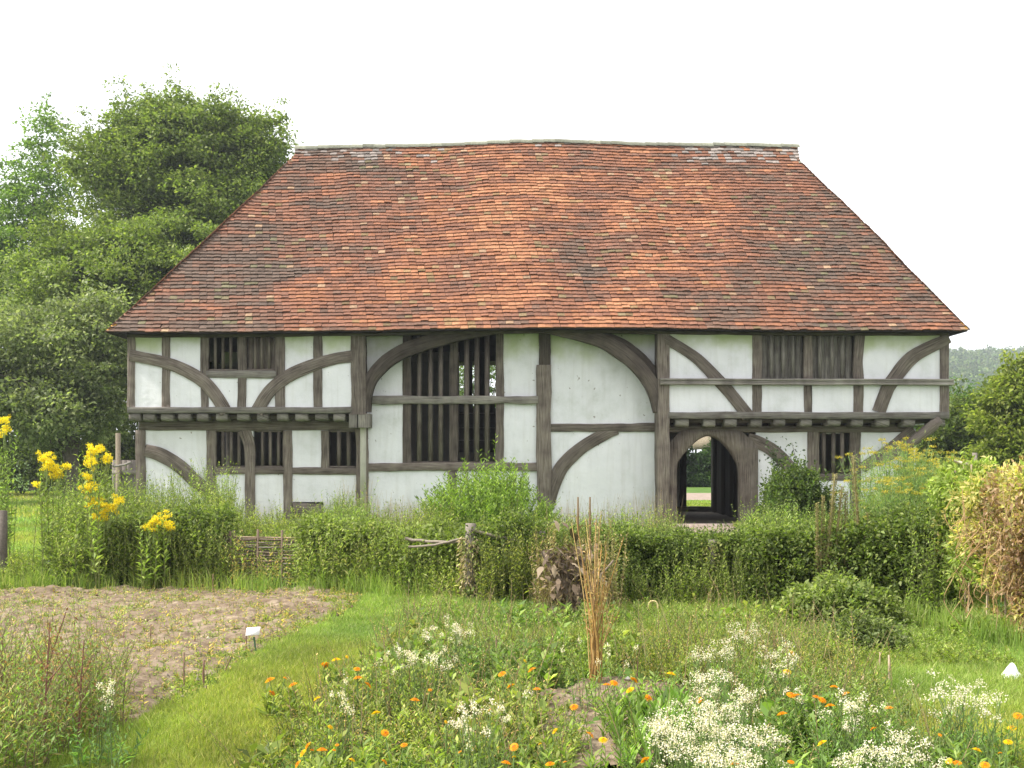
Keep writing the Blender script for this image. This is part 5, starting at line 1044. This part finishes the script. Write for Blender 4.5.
# long hanging dead vines
vs=MB()
for k in range(80):
    a=np.array(px2(U(950,1035),U(485,590),U(9.0,9.7))); e=a+np.array([U(-.12,.12),U(-.05,.05),-U(.12,.5)]); vs.tube(catmull([a,(a+e)/2+np.array([U(-.12,.12),0,0]),e],4),.0028,4,pick([(.42,.27,.15),(.5,.36,.22)],1)[0],cap=False)
vs.build('dead_vines',M['dry'],root); lf.build('leaves',M['leaf'],root)
bush('weed_clump','leafy green weeds at the foot of the bean row',985,9.6,90,622,260,.08,50,.05,WG,seed=33,cat='weeds')
# canes, hoop, labels, litter
def cane(px_,ty,by,lab,r=.006,col=(.17,.11,.07),lean=0,name='garden_cane',cat='cane'):
    x,Y=gp(px_,by); Y=min(Y,20); b=px2(px_+lean,ty,Y); mb=MB(); mb.tube([(x,Y,-.05),((x+b[0])/2+U(-.005,.005),Y,b[2]/2),b],[r*1.1,r,r*.9],6,col); return tag(mb.build(name,M['pole']),lab,cat,'canes and pegs in the beds')
for a in ((669,640,668,'dark peg in the grass right of the stalk bundle'),(638,660,686,'low thin peg below the cream hoop'),(496,636,676,'thin peg left of the stalk bundle'),(826,667,697,'brown peg left of the three pale ones at right'),(880,652,674,'left of the two pale pegs by the grey green bush'),(889,655,690,'right and taller of the two pale pegs by the grey green bush'),(894,690,704,'shortest peg near the right grass path'),(246,625,655,'reddish peg beside the white plant label'),(151,624,645,'peg at the middle left of the dug bed'),(124,632,643,'short peg at the far left of the dug bed'),(195,634,648,'small peg in the middle of the dug bed'),(184,652,690,'tall thin peg at the front of the dug bed'),(204,660,688,'thick short peg at the front of the dug bed'),(213,574,595,'peg at the back of the dug bed')):
    col=(.36,.28,.19) if 860<a[0] else (.17,.10,.07); cane(a[0],a[1],a[2],a[3],.008 if a[0] in (204,669,889,826) else .005,col)
cane(859,673,698,'pale peg leaning to the right among the marigolds',.008,(.36,.28,.19),5); cane(222,657,679,'forked twig leaning right at the edge of the dug bed',.005,(.17,.10,.07),9)
x,Y=gp(257,658); root=empty('plant_label',(x,Y,0),'small white plant label on a dark stake at the bed edge','plant label'); mb=MB(); b=px2(254,637,Y); mb.tube([(x,Y,-.03),b],.008,6,(.02,.05,.02)); mb.build('stake',M['pole'],root)
c=px2(252.5,632,Y); mb=MB(); dx,dz=.055,.028; V=[(c[0]-dx,Y-.01,c[2]-dz),(c[0]+dx,Y-.01,c[2]-dz+.01),(c[0]+dx,Y+.035,c[2]+dz+.01),(c[0]-dx,Y+.035,c[2]+dz)]; V+=[(a,b_+.006,d-.004) for a,b_,d in V]; mb.mesh(V,[(0,1,2,3),(7,6,5,4),(0,4,5,1),(1,5,6,2),(2,6,7,3),(3,7,4,0)],(.8,.76,.74)); mb.build('plate',M['stem'],root)
x,Y=gp(653,623); mb=MB(); hp=[(x-.045,Y,-.02)]+[(x-.045+.045*(1-math.cos(a)),Y,.17+.045*math.sin(a)) for a in np.linspace(0,math.pi,9)]+[(x+.045,Y,.03)]; mb.tube(hp,.009,6,(.62,.50,.25)); tag(mb.build('garden_hoop',M['pole']),'small cream wire hoop standing in the grass before the hedge','hoop')
x,Y=gp(552,626); mb=MB(); t_=px2(553,606,Y); mb.tube([px2(546,626,Y),t_],.006,5,(.55,.5,.38)); mb.tube([px2(556,622,Y),t_],.006,5,(.55,.5,.38)); tag(mb.build('cane_pair',M['pole']),'two pale canes leaning together left of the withered plant','cane')
# white plastic sheet, crumpled into a peak
x,Y=gp(1008,682); n=14; V=[];Q=[]
pk=px2(1012,662,Y)[2]
for i in range(n):
    for j in range(n):
        u=i/(n-1)*2-1; v=j/(n-1)*2-1; r=math.hypot(u,v); V.append((x+u*.10+.02*v,Y+v*.10,.01+pk*max(0,1-abs(u-.35)*.9)*max(0,1-v*v)*(1-.3*r)+.012*float(vnoise(np.array(u*4.),np.array(v*4.),0.0,5))))
Q=[(i*n+j,(i+1)*n+j,(i+1)*n+j+1,i*n+j+1) for i in range(n-1) for j in range(n-1)]
mb=MB(); mb.mesh(V,Q,(.8,.8,.8)); o=mb.build('plastic_sheet',M['stem'],smooth=False); tag(o,'crumpled white plastic sheet in the grass at the right edge','sheet'); sm_=o.modifiers.new('thick','SOLIDIFY'); sm_.thickness=.004
# clods and stones on the soil
mb=MB()
x,y=scatter(2600,-7,1.3,5.6,13.2,lambda x,y:inbed(x,y)|(insoil2(x,y)&(x>0)))
ico=np.array([(1,0,0),(0,1,0),(-1,0,0),(0,-1,0),(0,0,1),(0,0,-1)],float)
for a,b in zip(x,y):
    r=random.uniform(.006,.022); P=ico*r*RNG.uniform(.6,1.3,(6,3))+np.array([a,b,float(ghz(a,b))+.035]); c_=colvar((.22,.165,.125),1,.3)[0]
    if random.random()<.015: c_=np.array([.6,.56,.5])
    mb.tris([[P[p_],P[q_],P[r_]] for p_,q_,r_ in ((0,1,4),(1,2,4),(2,3,4),(3,0,4),(1,0,5),(2,1,5),(3,2,5),(0,3,5))],c_)
mb.build('soil_clods',M['stem'],kind='stuff',label='loose clods and small stones on the dug soil')
# ------------------------------------------------------------------ haze
if HAZE:
    mb=MB(); mb.box(-900,1300,-40,1400,-2.0,130); 
    m,nt,nd,ln=mat('haze_air'); v=N(nt,'ShaderNodeVolumePrincipled'); v.inputs['Density'].default_value=.0005; v.inputs['Color'].default_value=(.86,.92,1,1); v.inputs['Anisotropy'].default_value=.2
    o=N(nt,'ShaderNodeOutputMaterial'); ln.new(v.outputs[0],o.inputs['Volume']); hz=mb.build('haze',m,kind='stuff'); hz['label']='faint summer haze in the air'
